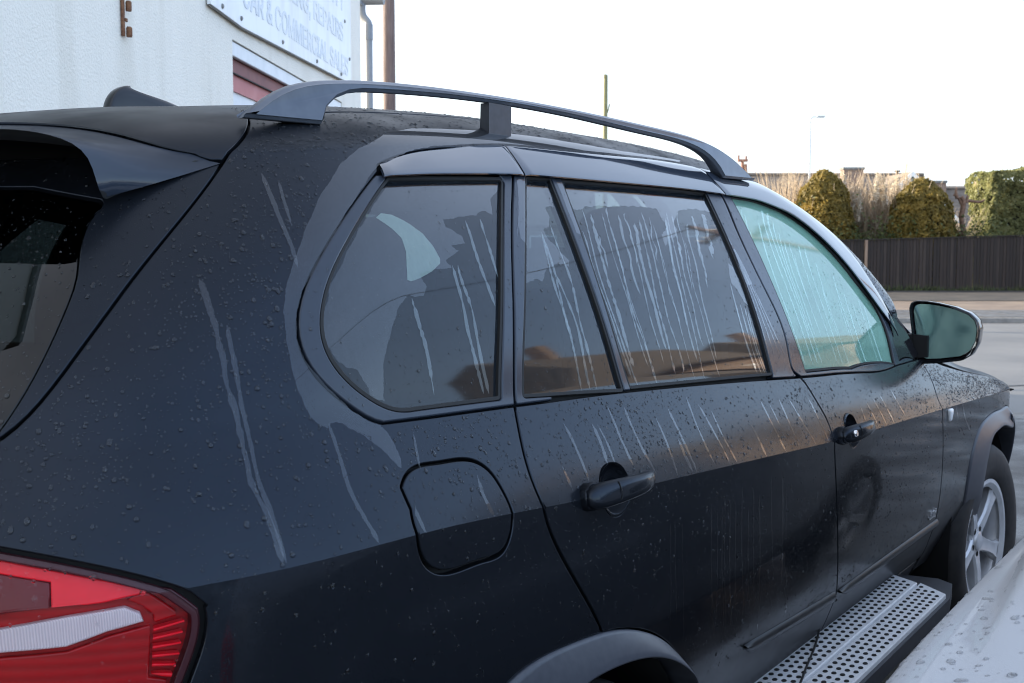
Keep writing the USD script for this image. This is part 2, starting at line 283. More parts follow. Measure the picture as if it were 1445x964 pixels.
def wall_text(txt, x0, x1, z, h, name):
    t = meshkit.text_mesh(txt, h, .003, bold=True); b = t.bounds; v = t.vertices
    v = np.stack([x0 + (v[:, 0] - b[0, 0]) / (b[1, 0] - b[0, 0]) * (x1 - x0), -.0425 - v[:, 2], z + v[:, 1] + .018 * (v[:, 0] / (b[1, 0]))], 1)
    return obj(name, tm(v, t.faces), LETTER, s, smooth=False)
wall_text('CAR & COMMERCIAL SALES', .21, 4.08, 3.345, .185, 'lettering')
wall_text('SERVICING, REPAIRS', .55, 3.85, 3.68, .185, 'lettering')
wall_text('M.O.T. WARRANTY', .55, 3.92, 4.01, .185, 'lettering')
for x, z in ((-.30, 3.235), (.16, 3.235), (1.36, 3.262), (2.62, 3.295), (3.72, 3.33), (4.16, 3.56), (3.93, 3.93), (.16, 4.6)):
    b_ = trimesh.creation.icosphere(1, .020); b_.apply_scale([1, .6, 1]); b_.apply_translation([x, -.045, z]); obj('bolt', b_, KERB, s)
h = thing('rusty_bracket', 'rusty iron pintle strip hanging on the white roughcast wall', 'wall bracket', at=JAMB, turn=WTURN)
obj('strap', box(-2.075, -2.045, -.018, -.003, 2.705, 3.25, .003), RUST, h)
for z in (2.735, 2.885, 3.04):
    q = lathe([(.0, -.03), (.016, -.03), (.018, -.02), (.018, .022), (.012, .03), (0, .03)], 14); q.apply_translation([-2.028, -.034, z]); obj('pin', q, RUST, h, smooth=30)
for z in (2.80, 2.96): obj('stud', box(-2.055, -2.03, -.030, -.017, z - .01, z + .012, .004), RUST, h)
stn = Polygon([(-2.06, 2.70), (-2.035, 2.70), (-2.03, 2.55), (-2.04, 2.42), (-2.045, 2.3), (-2.055, 2.45)])
PIPE = grained('grey_pipe_paint', (.20, .22, .25), (.26, .28, .31), 4, .4)
d = thing('downpipe', 'grey plastic downpipe with a hopper at the end of the white wall', 'drainpipe', at=JAMB, turn=WTURN)
obj('pipe', tube([(5.41, -.018, 0), (5.41, -.018, 4.13)], .049, 18), PIPE, d, smooth=50)
obj('collar', tube([(5.41, -.018, 3.99), (5.41, -.018, 4.17)], .056, 18), PIPE, d, smooth=50)
obj('swan_neck', tube(smooth_curve([(5.41, -.018, 4.15), (5.43, .0, 4.21), (5.45, .05, 4.27), (5.455, .07, 4.33), (5.456, .07, 4.44)], 16), .049, 16), PIPE, d, smooth=50)
gt = loft([[(5.47 + .10 * math.cos(a), y, 4.53 + .11 * math.sin(a)) for a in np.linspace(-PI, 0, 12)] + [(5.47 + .09 * math.cos(a), y, 4.53 + .10 * math.sin(a)) for a in np.linspace(0, -PI, 12)] for y in (-.20, 3.0)]); gt.fix_normals()
obj('gutter', gt, PIPE, d, smooth=50)
obj('gutter_bracket', box(5.0, 5.45, .05, .09, 4.40, 4.44), PIPE, d, smooth=False)

# ---- poles
POLEW = grained('weathered_pole_timber', (.10, .065, .058), (.20, .145, .13), 3, .8, .5, 14, stretch=(6, 6, .5), dist=.01)
MOSSY = grained('lichened_timber', (.15, .15, .07), (.26, .25, .13), 5, .8, .4, 20, stretch=(4, 4, .6), dist=.01)
def telegraph_pole(label, p, hgt, r, m, wires=()):
    o = thing('telegraph_pole', label, 'pole', at=p)
    obj('trunk', tube([(0, 0, 0), (.0, .0, hgt * .5), (.01, 0, hgt)], [r * 1.12, r, r * .85], 20), m, o, smooth=50)
    obj('pole_cap', lathe([(r * .9, hgt - .02), (r * .9, hgt + .03), (.0, hgt + .09)], 16), RUBBER, o)
    for k in range(2): obj('cross_arm', box(-.06, .06, -.75, .75, hgt - .5 - .45 * k, hgt - .4 - .45 * k, .01), POLEW, o)
    for k in range(6):
        q = lathe([(0, 0), (.03, 0), (.04, .05), (.025, .09), (0, .10)], 10); q.apply_translation([0, -.65 + .26 * k, hgt - .4]); obj('insulator', q, WHITEP, o)
    return o
telegraph_pole('thick brown telegraph pole standing beyond the downpipe', (13.97, 13.76, 0), 9.0, .128, POLEW)
o = thing('bare_pole', 'thin pole green with lichen far behind the roof rail', 'pole', at=(30.43, 18.1, 0))
obj('trunk', tube([(0, 0, 0), (0, 0, 3.5), (.02, .01, 7.3)], [.088, .080, .070], 14), MOSSY, o, smooth=50); obj('pole_top', box(-.075, .075, -.04, .04, 7.22, 7.34, .01), MOSSY, o); obj('knot', tube([(.05, -.05, 6.05), (.06, -.13, 6.35)], .02, 8), MOSSY, o)
p = road_pt(60.7, -15.4); LAMPM = plain('pale_galvanised_steel', (.55, .57, .58), .5)
o = thing('street_lamp', 'tall pale street lamp with a short arm above the far roofs', 'street lamp', at=p, turn=TURN)
obj('column', tube([(0, 0, 0), (0, 0, 1.4), (0, 0, 1.45), (0, 0, 8.15)], [.09, .09, .06, .045], 12), LAMPM, o, smooth=40)
obj('arm', tube([(0, 0, 8.1), (0, -.12, 8.2), (0, -.35, 8.22)], .03, 8), LAMPM, o); obj('lantern', box(-.11, .11, -.75, -.3, 8.17, 8.27, .03), LAMPM, o)

# ---- fence, board by board
FW_ = [grained(f'fence_timber_{w}', c1, c2, 3, .75, .3, 16, stretch=(5, 5, .6), dist=.006) for w, c1, c2 in (('dark', (.010, .0062, .0046), (.018, .0115, .0085)), ('brown', (.016, .010, .0075), (.028, .018, .0135)), ('worn', (.025, .0165, .013), (.038, .027, .021)))]
POSTM = grained('pale_post_timber', (.20, .13, .09), (.30, .21, .15), 4, .7, .3, 14, stretch=(5, 5, .6), dist=.006)
fe = thing('garden_fence', 'dark brown close-boarded timber fence along the far pavement', 'fence', at=road_pt(36.9, 4.0), turn=TURN)
top = lambda b: 1.74 + (-b - 14.6) * .027
b = 0.0; k = 0
while b > -29.5:
    wd = RNG.uniform(.098, .112); y = RNG.uniform(-.012, .012); tz = top(b) - .05 + RNG.uniform(-.012, .012)
    v = box(y - .012, y + .012, b - wd, b - .006, .10, tz, .003)
    v.apply_transform(trimesh.transformations.rotation_matrix(RNG.normal(0, .05), [0, 0, 1], [0, b - wd / 2, 0]))
    obj('board', v, FW_[int(RNG.choice(3, p=[.45, .4, .15]))], fe, smooth=False); b -= wd + (.02 if RNG.random() < .08 else 0); k += 1
for b0 in np.arange(0, -29.0, -2.9):
    obj('capping', tm(np.array([(-.045, b0, top(b0) - .05), (.045, b0, top(b0) - .05), (.045, b0 - 2.89, top(b0 - 2.9) - .05), (-.045, b0 - 2.89, top(b0 - 2.9) - .05), (-.045, b0, top(b0) - .015), (.045, b0, top(b0) - .015), (.045, b0 - 2.89, top(b0 - 2.9) - .015), (-.045, b0 - 2.89, top(b0 - 2.9) - .015)]),
        [[0, 2, 1], [0, 3, 2], [4, 5, 6], [4, 6, 7], [0, 1, 5], [0, 5, 4], [2, 3, 7], [2, 7, 6], [1, 2, 6], [1, 6, 5], [3, 0, 4], [3, 4, 7]]), FW_[0], fe, smooth=False)
    obj('gravel_board', box(-.03, .03, b0 - 2.86, b0 - .02, .0, .20, .005), FW_[0], fe, smooth=False)
obj('fence_post', box(-.075, -.02, -15.24, -15.15, 0, top(-15.2) - .052, .006), POSTM, fe, smooth=False, label='pale brown post showing between the dark boards')

# ---- shrubs and hedges behind the fence
def leaf_mat(name, ramp, rough=.5, trans=.3):
    return mat(name, {'g': ('geometry', {}), 'r': ('rgb_ramp', {'ramp': ramp}), 'tc': ('texture_coordinate', {}), 'n': ('noise_texture', {'scale': 2.4, 'detail': 3}), 'a': ('math', {'math_type': 'multiply_add', 'value2': .55}), 's': ('math', {'math_type': 'multiply_add', 'value2': .9, 'value3': -.22}),
        'p': ('principled_bsdf', {'roughness': rough, 'specular_ior_level': .3}), 't': ('translucent_bsdf', {}), 'm': ('mix_closure', {'fac': trans})},
        [('g.random_per_island', 'a.value1'), ('tc.object', 'n.vector'), ('n.fac', 's.value1'), ('s.value', 'a.value3'), ('a.value', 'r.fac'), ('r.color', 'p.base_color'), ('r.color', 't.color'), ('p.BSDF', 'm.closure1'), ('t.BSDF', 'm.closure2')], surface='m.closure')
GOLD = leaf_mat('golden_conifer', [(0, (.11, .09, .022)), (.3, (.29, .21, .05)), (.65, (.62, .40, .10)), (1, (.82, .56, .20))], trans=.42)
HEDGE = leaf_mat('ivy_hedge', [(0, (.11, .12, .045)), (.3, (.30, .30, .13)), (.55, (.48, .43, .21)), (.7, (.62, .42, .22)), (1, (.74, .52, .32))], trans=.5)
BARK = grained('brown_bark', (.10, .055, .035), (.22, .13, .085), 9, .85, .6, 30, dist=.01)
def leaves(pts, nrm, size, rng, spread=.6, aspect=1.8):
    n = len(pts); d = nrm + rng.normal(0, spread, (n, 3)); d /= np.linalg.norm(d, axis=1, keepdims=True)
    a = np.cross(d, rng.normal(0, 1, (n, 3))); a /= np.linalg.norm(a, axis=1, keepdims=True); b = np.cross(d, a)
    s = (size * rng.uniform(.6, 1.4, n))[:, None]
    v = np.stack([pts - a * s * aspect * .5, pts + b * s * .5 + d * s * .15, pts + a * s * aspect * .5, pts - b * s * .5 + d * s * .15], 1).reshape(-1, 3)
    i = np.arange(n)[:, None] * 4
    return tm(v, np.vstack([i + [0, 1, 2], i + [0, 2, 3]]))
def topiary(label, p, hgt, rad, seed, n=15000):
    rng = np.random.default_rng(seed); o = thing('clipped_conifer', label, 'shrub', 'clipped conifers behind the fence', at=p)
    u = rng.random(n); z = .25 + (hgt - .25) * u ** .85; an = rng.uniform(0, 2 * PI, n)
    prof = rad * (1 - .58 * z / hgt) * np.clip((1 - z / hgt) / .16, 0, 1) ** .5
    q = np.stack([np.cos(an), np.sin(an), z * 0], 1)
    lump = 1 + .34 * (meshkit.fbm(np.stack([np.cos(an) * 2.2, np.sin(an) * 2.2, z * 2.2], 1) + seed, 4) - .5)
    r = prof * lump * (1 - np.abs(rng.normal(0, .07, n)) + .05 * (rng.random(n) < .06))
    pts = np.stack([r * np.cos(an), r * np.sin(an), z + rng.normal(0, .03, n)], 1); nr = q + [0, 0, .45]
    obj('crown', leaves(pts, nr, .075, rng, .55, 1.9), GOLD, o, smooth=False)
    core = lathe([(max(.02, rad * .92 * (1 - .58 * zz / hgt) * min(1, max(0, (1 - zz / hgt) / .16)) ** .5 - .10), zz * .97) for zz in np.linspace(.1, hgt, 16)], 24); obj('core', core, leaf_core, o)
    obj('trunk', tube([(0, 0, 0), (0, 0, hgt * .6)], [.09, .05], 8), BARK, o)
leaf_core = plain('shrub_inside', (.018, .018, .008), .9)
topiary('golden clipped conifer nearest the car roof, behind the fence', road_pt(38.9, -10.35), 3.98, 1.50, 3)
topiary('broader golden clipped conifer between dry twigs and the ivy hedge', road_pt(38.9, -13.6), 3.72, 1.62, 5)
rng = np.random.default_rng(11)
o = thing('ivy_hedge', 'tall square green hedge mottled with brown at the right edge', 'hedge', at=road_pt(40.0, -16.35), turn=TURN)
n = 26000; dims = np.array([2.0, 5.0, 4.12])
side = rng.choice(4, n, p=[.50, .17, .23, .10]); a, b_ = rng.random(n), rng.random(n)
pt = np.zeros((n, 3)); nr = np.zeros((n, 3))
for s_ in range(4):
    w = side == s_
    if s_ == 0: pt[w] = np.stack([0 * a[w], -5 * a[w], 4.12 * b_[w]], 1); nr[w] = [-1, 0, .2]
    if s_ == 1: pt[w] = np.stack([2 * a[w], 0 * a[w], 4.12 * b_[w]], 1); nr[w] = [0, 1, .2]
    if s_ == 2: pt[w] = np.stack([2 * a[w], -5 * b_[w], 4.12 + 0 * a[w]], 1); nr[w] = [0, 0, 1]
    if s_ == 3: pt[w] = np.stack([2 + 0 * a[w], -5 * a[w], 4.12 * b_[w]], 1); nr[w] = [1, 0, .2]
zz = pt[:, 2:3] / 4.12
rnd = np.clip((zz - .86) / .14, 0, 1) ** 2 * .35                # rounded shoulders
cen = np.array([1.0, -2.5, 0]); pt[:, :2] += (cen[:2] - pt[:, :2]) * rnd * [.25, .12]
pt += nr * ((meshkit.fbm(pt * 1.6 + 5, 4)[:, None] - .5) * .55 - np.abs(rng.normal(0, .05, (n, 1)))); pt[:, 1] -= (zz[:, 0] < .35) * .0
obj('crown', leaves(pt, nr, .085, rng, .7, 1.5), HEDGE, o, smooth=False)
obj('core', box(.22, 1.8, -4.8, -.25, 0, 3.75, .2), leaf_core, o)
for k in range(4): obj('trunk', tube([(1, -.6 - 1.2 * k, 0), (1, -.6 - 1.2 * k, 2)], .06, 8), BARK, o)
TWIG = leaf_mat('dry_pale_twigs', [(0, (.46, .37, .27)), (.5, (.66, .56, .44)), (1, (.82, .74, .62))], .7, .45)
def twigs(n, b0, b1, a0, h0, h1, seed, lean=.16, r=.011):
    rng = np.random.default_rng(seed); V, F = [], []
    for k in range(n):
        b, a = rng.uniform(b0, b1), a0 + rng.normal(0, .4); hh = rng.uniform(h0, h1) * (.8 + .4 * meshkit.noise(np.array([b * .9, seed, 0]))); t = np.linspace(0, 1, 5)
        cx, cy = rng.normal(0, lean, 2); base = road_pt(a, b)
        z0 = rng.uniform(.3, 1.7)
        pth = np.stack([base[0] + cx * t * hh + rng.normal(0, .02, 5), base[1] + cy * t * hh + rng.normal(0, .02, 5), z0 + (hh - z0) * t - .12 * hh * abs(cx) * t ** 2], 1)
        rr = r * np.array([1, .9, .75, .55, .2]) * rng.uniform(.7, 1.5)
        i = sum(len(x) for x in V) if False else None
        q = tube(pth, rr, 3, cap=False); V.append(q.vertices); F.append(q.faces)
    off = np.cumsum([0] + [len(x) for x in V[:-1]])
    return tm(np.vstack(V), np.vstack([f + o_ for f, o_ in zip(F, off)]))
o = obj('dry_twigs', twigs(1500, -13.4, -9.0, 40.0, 2.6, 4.1, 21, r=.015), TWIG, kind='stuff', label='pale dry upright stems between the two clipped conifers')
o = obj('dry_twigs', twigs(420, -15.75, -14.3, 40.6, 2.0, 3.5, 22), TWIG, kind='stuff')
o = obj('dry_twigs', twigs(260, -9.9, -7.5, 40.4, 2.0, 3.5, 23), TWIG, kind='stuff')
PL = leaf_mat('pale_plumes', [(0, (.70, .62, .50)), (1, (.88, .82, .70))], .8, .35)
o = thing('pampas_clump', 'clump of pale feathery plumes between the two clipped conifers', 'ornamental grass', at=(0, 0, 0))
rng = np.random.default_rng(31); V = []
for k in range(52):
    b, a = rng.uniform(-12.9, -10.6), 39.9 + rng.normal(0, .3); p = road_pt(a, b); hh = rng.uniform(3.0, 4.0); L = rng.uniform(.6, 1.1); ln = rng.normal(0, .10, 2)
    m = 110; t = rng.random(m); q = np.stack([p[0] + ln[0] * hh + rng.normal(0, .035, m) * np.sin(PI * np.clip(t, .05, 1)) , p[1] + ln[1] * hh + rng.normal(0, .035, m) * np.sin(PI * np.clip(t, .05, 1)), hh - L + L * t], 1)
    V.append(leaves(q, np.tile([0, 0, .2], (m, 1)) + rng.normal(0, 1, (m, 3)), .055, rng, .3, 3.2))
    obj('plume', V[-1], PL, o, smooth=False); obj('stem', tube([p, p + [ln[0] * hh, ln[1] * hh, hh - L * .5]], .009, 5), TWIG, o)
lowleaf = np.random.default_rng(41); m = 6000
pts = np.array([road_pt(38.3 + lowleaf.normal(0, .35), b, 1.2 + abs(lowleaf.normal(0, .55))) for b in lowleaf.uniform(-16, -8, m)])
obj('garden_undergrowth', leaves(pts, np.tile([-.4, -.2, .7], (m, 1)), .06, lowleaf, .8, 2.0), leaf_mat('undergrowth', [(0, (.05, .07, .02)), (.6, (.13, .14, .045)), (1, (.3, .25, .12))]), smooth=False, kind='stuff')
o = thing('pollarded_tree', 'small gnarled brown tree cut back hard, left of the ivy hedge', 'tree', at=road_pt(38.75, -14.95), turn=TURN)
obj('trunk', tube(smooth_curve([(0, 0, 0), (.02, .03, 1.4), (-.02, -.03, 2.0), (.0, .05, 2.5), (0, .0, 3.0), (0, .08, 3.15)], 24), np.interp(np.linspace(0, 1, 24), [0, .7, 1], [.12, .085, .09]), 10), BARK, o, smooth=50)
for pth in ([(0, .05, 2.9), (0, .20, 3.14), (0, .33, 3.22)], [(0, 0, 2.95), (.05, -.22, 3.02), (0, -.5, 2.98), (0, -.7, 3.05)], [(0, 0, 1.7), (0, .35, 2.2), (0, .62, 2.55)], [(0, .05, 2.0), (.05, .3, 1.6), (.1, .5, 1.9)], [(0, .2, 3.1), (0, .25, 3.35), (.02, .22, 3.45)], [(0, -.1, 2.95), (0, -.14, 3.2)]):
    obj('limb', tube(smooth_curve(pth, 10), np.linspace(.065, .03, 10), 8), BARK, o, smooth=50)

# ---- far bungalows
TILE = mat('far_roof_tiles', {'tc': ('texture_coordinate', {}), 'w': ('wave_texture', {'scale': 1.6, 'bands_direction': 'z', 'distortion': .6}), 'n': ('noise_texture', {'scale': 2.5, 'detail': 4}), 'r': ('rgb_ramp', {'ramp': [(.2, (.13, .105, .085)), (.8, (.22, .18, .145))]}), 'b': ('bump', {'strength': .6, 'distance': .05}), 'p': ('principled_bsdf', {'roughness': .8})},
    [('tc.object', 'w.vector'), ('tc.object', 'n.vector'), ('n.fac', 'r.fac'), ('r.color', 'p.base_color'), ('w.fac', 'b.height'), ('b.normal', 'p.normal')])
BRICK = mat('far_brick', {'tc': ('texture_coordinate', {}), 'mp': ('mapping', {'rotation': (PI / 2, 0, 0)}), 'k': ('brick_texture', {'scale': 1, 'brick_width': .225, 'row_height': .075, 'mortar_size': .010, 'color1': (.19, .105, .07), 'color2': (.25, .145, .095), 'mortar': (.36, .32, .27)}), 'p': ('principled_bsdf', {'roughness': .8})},
    [('tc.object', 'mp.vector'), ('mp.vector', 'k.vector'), ('k.color', 'p.base_color')])
PANE = plain('dark_window_pane', (.02, .022, .025), .08)
POT = plain('clay_pot', (.30, .14, .09), .7)
def bungalow(label, p, L, ridge, eave, depth, chims, gable=None):
    o = thing('bungalow', label, 'house', at=p, turn=TURN)
    obj('wall', box(0, depth, -L, 0, 0, eave), BRICK, o, smooth=False)
    d2 = depth / 2; e = .35
    r = tm([(-e, e, eave - .1), (-e, -L - e, eave - .1), (d2, -L - e, ridge), (d2, e, ridge), (depth + e, e, eave - .1), (depth + e, -L - e, eave - .1)], [[0, 2, 1], [0, 3, 2], [3, 4, 5], [3, 5, 2], [0, 4, 3], [1, 2, 5], [0, 1, 5], [0, 5, 4]])
    rf = obj('roof', r, TILE, o, smooth=False); obj('ridge', tube([(d2, e, ridge + .02), (d2, -L - e, ridge + .02)], .10, 8), TILE, o)
    for cx, cy, w, h0, h1, pots in chims:
        c = obj('chimney', box(cx - .35, cx + .35, cy - w / 2, cy + w / 2, h0, h1), BRICK, rf, smooth=False)
        obj('chimney_head', box(cx - .40, cx + .40, cy - w / 2 - .05, cy + w / 2 + .05, h1, h1 + .12), KERB, rf, smooth=False)
        for y, hh in pots: obj('chimney_pot', lathe([(.14, h1 + .12), (.11, h1 + .12 + hh), (.08, h1 + .12 + hh), (.08, h1 + .1)], 12), POT, rf).GetPrim() and None
    for y in np.arange(-1.2, -L + 1, -2.6):
        w = obj('window', box(-.03, .06, y - .7, y + .7, .9, 2.1), WHITEW, o, smooth=False); obj('pane', box(-.04, -.031, y - .62, y + .62, .98, 2.02), PANE, w, smooth=False)
    if gable:
        y0, w, zt, ze = gable
        obj('gable_wall', tm([(-1.6, y0 + w, 0), (-1.6, y0 - w, 0), (-1.6, y0 - w, ze), (-1.6, y0, zt - .1), (-1.6, y0 + w, ze), (2, y0 + w, 0), (2, y0 - w, 0), (2, y0 - w, ze), (2, y0, zt - .1), (2, y0 + w, ze)], [[0, 2, 1], [0, 3, 2], [0, 4, 3], [0, 5, 9], [0, 9, 4], [1, 2, 7], [1, 7, 6]]), WHITEW, o, smooth=False)
        obj('gable_roof', tm([(-1.8, y0 + w + .3, ze - .15), (-1.8, y0, zt + .05), (-1.8, y0 - w - .3, ze - .15), (4, y0 + w + .3, ze - .15), (4, y0, zt + .05), (4, y0 - w - .3, ze - .15)], [[0, 1, 4], [0, 4, 3], [1, 2, 5], [1, 5, 4]]), TILE, o, smooth=False)
        for s_ in (-1, 1):
            v = np.array([(-1.83, y0, zt + .08), (-1.83, y0 + s_ * (w + .3), ze - .12), (-1.83, y0 + s_ * (w + .3), ze - .36), (-1.83, y0, zt - .18)]); m_ = loft([v, v + [.04, 0, 0]]); m_.fix_normals(); obj('bargeboard', m_, WHITEP, o, smooth=False)
        for y in (-.45, .45): obj('gable_pane', box(-1.63, -1.601, y0 + y - .38, y0 + y + .38, 2.0, 3.2), PANE, o, smooth=False)
    return o
bungalow('brown-roofed bungalow behind the golden conifers with a wide brick chimney', road_pt(60, -8), 13.6, 5.33, 2.7, 5, [(.2, -9.45, 1.0, 3.3, 5.45, [])], gable=(-11.9, 2.1, 5.2, 3.0))
bungalow('bungalow half hidden by the white gable, right of the first roof', road_pt(63, -19.0), 9.0, 4.75, 2.5, 5, [(2.0, -4.55, .85, 3.6, 5.05, [])], gable=None)
bungalow('low bungalow roof beside the ivy hedge', road_pt(65, -24.0), 12.0, 4.9, 2.5, 5, [(2.2, -3, .8, 3.8, 5.3, [])])
bungalow('bungalow hidden behind the black car, left of the others', road_pt(60, 10), 14, 5.2, 2.7, 5, [(.2, -6, 1.0, 3.3, 5.4, [])])
strip('garden_lawn', 37.2, 260, -160, 160, .006, GRASS)
o = thing('chimney_house', 'taller house whose pots and cowl show over the car roof', 'house', at=road_pt(70.6, -11), turn=TURN)
obj('wall', box(0, 6, -6.5, 0, 0, 4.2), BRICK, o, smooth=False)
rf = obj('roof', tm([(-.3, .3, 4.1), (-.3, -6.8, 4.1), (3, -6.8, 5.6), (3, .3, 5.6), (6.3, .3, 4.1), (6.3, -6.8, 4.1)], [[0, 2, 1], [0, 3, 2], [3, 4, 5], [3, 5, 2], [0, 4, 3], [1, 2, 5], [0, 1, 5], [0, 5, 4]]), TILE, o, smooth=False)
obj('chimney', box(2.6, 3.3, -4.25, -3.55, 4.6, 6.15), BRICK, rf, smooth=False)
q = lathe([(.15, 6.15), (.12, 6.65), (.12, 6.7), (.10, 6.2)], 12); q.apply_translation([2.9, -3.62, 0]); obj('chimney_pot', q, POT, rf)
obj('cowl', join(tube([(2.9, -3.45, 6.1), (2.9, -3.45, 6.9)], .10, 10), box(2.75, 3.05, -3.75, -3.15, 6.85, 7.0), box(2.85, 2.95, -3.72, -3.62, 6.95, 7.2), box(2.85, 2.95, -3.25, -3.15, 6.95, 7.25)), POT, rf)
q = thing('far_aerial', 'thin chimney flue and pipe on the roof ridge behind the white gable', 'flue', at=road_pt(62.5, -20.55), turn=TURN)
obj('pipe', tube([(0, 0, 4.4), (0, 0, 5.5)], .07, 8), RUBBER, q); obj('cap', box(-.12, .12, -.12, .12, 5.5, 5.58), RUBBER, q); obj('flashing', box(-.3, .3, -.35, .35, 4.4, 4.75, .02), KERB, q)

# ---- sunlit brick houses across the yard, on the right (seen mirrored in the car)
def brick_house(at, turn, L, label):
    o = thing('brick_house', label, 'house', at=at, turn=turn)
    obj('wall', box(0, L, 0, 7, 0, 5.2), BRICK, o, smooth=False)
    obj('roof', tm([(-.3, -.4, 5.1), (L + .3, -.4, 5.1), (L + .3, 3.5, 7.7), (-.3, 3.5, 7.7), (-.3, 7.4, 5.1), (L + .3, 7.4, 5.1)], [[0, 1, 2], [0, 2, 3], [3, 2, 5], [3, 5, 4], [0, 3, 4], [1, 5, 2]]), TILE, o, smooth=False)
    for x in np.arange(1.2, L - 1, 2.6):
        for z in (.9, 3.3):
            w = obj('window', box(x, x + 1.3, -.04, .1, z, z + 1.25), WHITEW, o, smooth=False); obj('pane', box(x + .08, x + 1.22, -.06, -.041, z + .08, z + 1.17), PANE, w, smooth=False)
    obj('door', box(.25, 1.05, -.05, .1, 0, 2.0), REDD, o, smooth=False)
    obj('chimney', box(L * .7, L * .7 + .7, 3.1, 3.9, 6.6, 8.9), BRICK, o, smooth=False)
    return o
brick_house((33, -13.5, 0), 180, 14.5, 'brick house beyond the right edge of the picture'); brick_house((51, -12, 0), 180, 15, 'brick house further along, out of the picture')
tp = telegraph_pole('telegraph pole out of the picture that carries the wire', (14, -2, 0), 7.9, .12, POLEW)
wp = np.array([(14, -2, 7.85), (-6, -18.2, 7.7)]); t = np.linspace(0, 1, 24)[:, None]; wpth = wp[0] * (1 - t) + wp[1] * t - np.array([0, 0, 1.0]) * (4 * .35 * t * (1 - t))
custom(obj('overhead_wire', tube(wpth, .014, 6), RUBBER), label='black overhead wire mirrored in the quarter window', category='wire')
# ---- the dark car's skin: one smooth surface P(s, v); s runs round the tail corner and forwards along the flank (metres),
# ---- v climbs the section: 0..1 sill to shoulder crease, 1..2 crease to roof edge, 2..3 roof edge to the centre line
def pw(x, xs, ys):
    return PCHIP(xs, ys)(np.clip(x, xs[0], xs[-1]))
def lut(xs, ys, lo, hi, n=4000):
    g = np.linspace(lo, hi, n); t = pw(g, xs, ys)
    return lambda x: np.interp(x, g, t)
crease_z = lut([-4.0, -3.9, -3.75, -3.6, -3.4, -2.9, -2.2, -1.75, -.75, 0, .5, 1.0], [1.03, 1.045, 1.068, 1.08, 1.085, 1.058, 1.018, .992, .953, .92, .89, .84], -4.2, 1.1)
belt_z = lut([-4.0, -3.4, -3.0, -2.6, -1.83, -1.06, -.4, 1.0], [1.25, 1.236, 1.222, 1.208, 1.157, 1.117, 1.085, 1.0], -4.2, 1.1)
edge_z = lut([-4.0, -3.6, -3.3, -3.0, -2.7, -2.1, -1.6, -1.4, -1.2, -1.03, -.89, -.75, -.62, -.4, 0, .2, .4, .8, 1.0],
             [1.53, 1.575, 1.60, 1.627, 1.643, 1.648, 1.632, 1.600, 1.52, 1.42, 1.29, 1.155, 1.07, 1.035, .985, .955, .91, .82, .78], -4.2, 1.1)
top_z = lut([-4.0, -3.8, -3.6, -3.3, -2.9, -2.5, -1.9, -1.4, -1.2, -1.0, -.75, -.5, -.25, -.1, .4, .8, 1.0],
            [1.575, 1.61, 1.65, 1.695, 1.735, 1.754, 1.757, 1.738, 1.708, 1.645, 1.47, 1.29, 1.14, 1.085, 1.0, .90, .84], -4.2, 1.1)
plan_w = lut([-4.1, -3.7, -3.3, -2.7, -2.0, -1.0, -.3, .1, .4, 1.0], [.925, .955, .98, .997, 1, 1, .996, .988, .97, .90], -4.2, 1.1)
tail_x = lut([.2, .55, .85, 1.1, 1.25, 1.4, 1.6, 1.75], [-3.90, -3.96, -3.95, -3.93, -3.88, -3.78, -3.60, -3.48], .1, 1.8)
low_w = lut([0, .2, .3, .45, .6, .75, .88, 1.0], [.80, .866, .897, .931, .944, .9495, .9512, .951], 0, 1)
CORNER, NPOW, NOSE = .62, 2.9, .60
_ph = np.linspace(0, PI / 2, 2000)
_cx, _cw = 1 - np.cos(_ph) ** (2 / NPOW), np.sin(_ph) ** (2 / NPOW)
_al = np.concatenate([[0], np.cumsum(np.hypot(np.diff(_cx * CORNER), np.diff(_cw * .93)))])
S_CORNER = _al[-1]                                         # arc length of the tail corner
S_NOSE = S_CORNER + 3.70                                   # where the nose begins to round off
S_END = S_NOSE + 1.10
def plan(s):
    """x from the tail, width factor"""
    x = np.where(s < S_CORNER, np.interp(s, _al, _cx) * CORNER, CORNER + s - S_CORNER)
    h = np.interp(s, _al, _cw)
    u = np.clip((s - S_NOSE) / 1.10, 0, 1)
    return np.where(s > S_NOSE, CORNER + S_NOSE - S_CORNER + NOSE * np.interp(u * _al[-1], _al, _cw), x), np.where(s > S_NOSE, np.interp((1 - u) * _al[-1], _al, _cw), h)
def side_w(x, z):
    """half width of the flank above the crease, before the plan rounding"""
    zc, zb = crease_z(x), belt_z(x)
    q = np.clip((z - zb) / .46, -.5, 1.4)
    up = .879 - .085 * q - .161 * np.maximum(q, 0) ** 2
    b = np.clip((z - zc) / np.maximum(zb - zc, 1e-3), 0, 8)
    sh = .951 + (.879 - .951) * (.80 * b + .20 * b * b)
    return .5 * (sh + up + np.sqrt((sh - up) ** 2 + .007 ** 2))
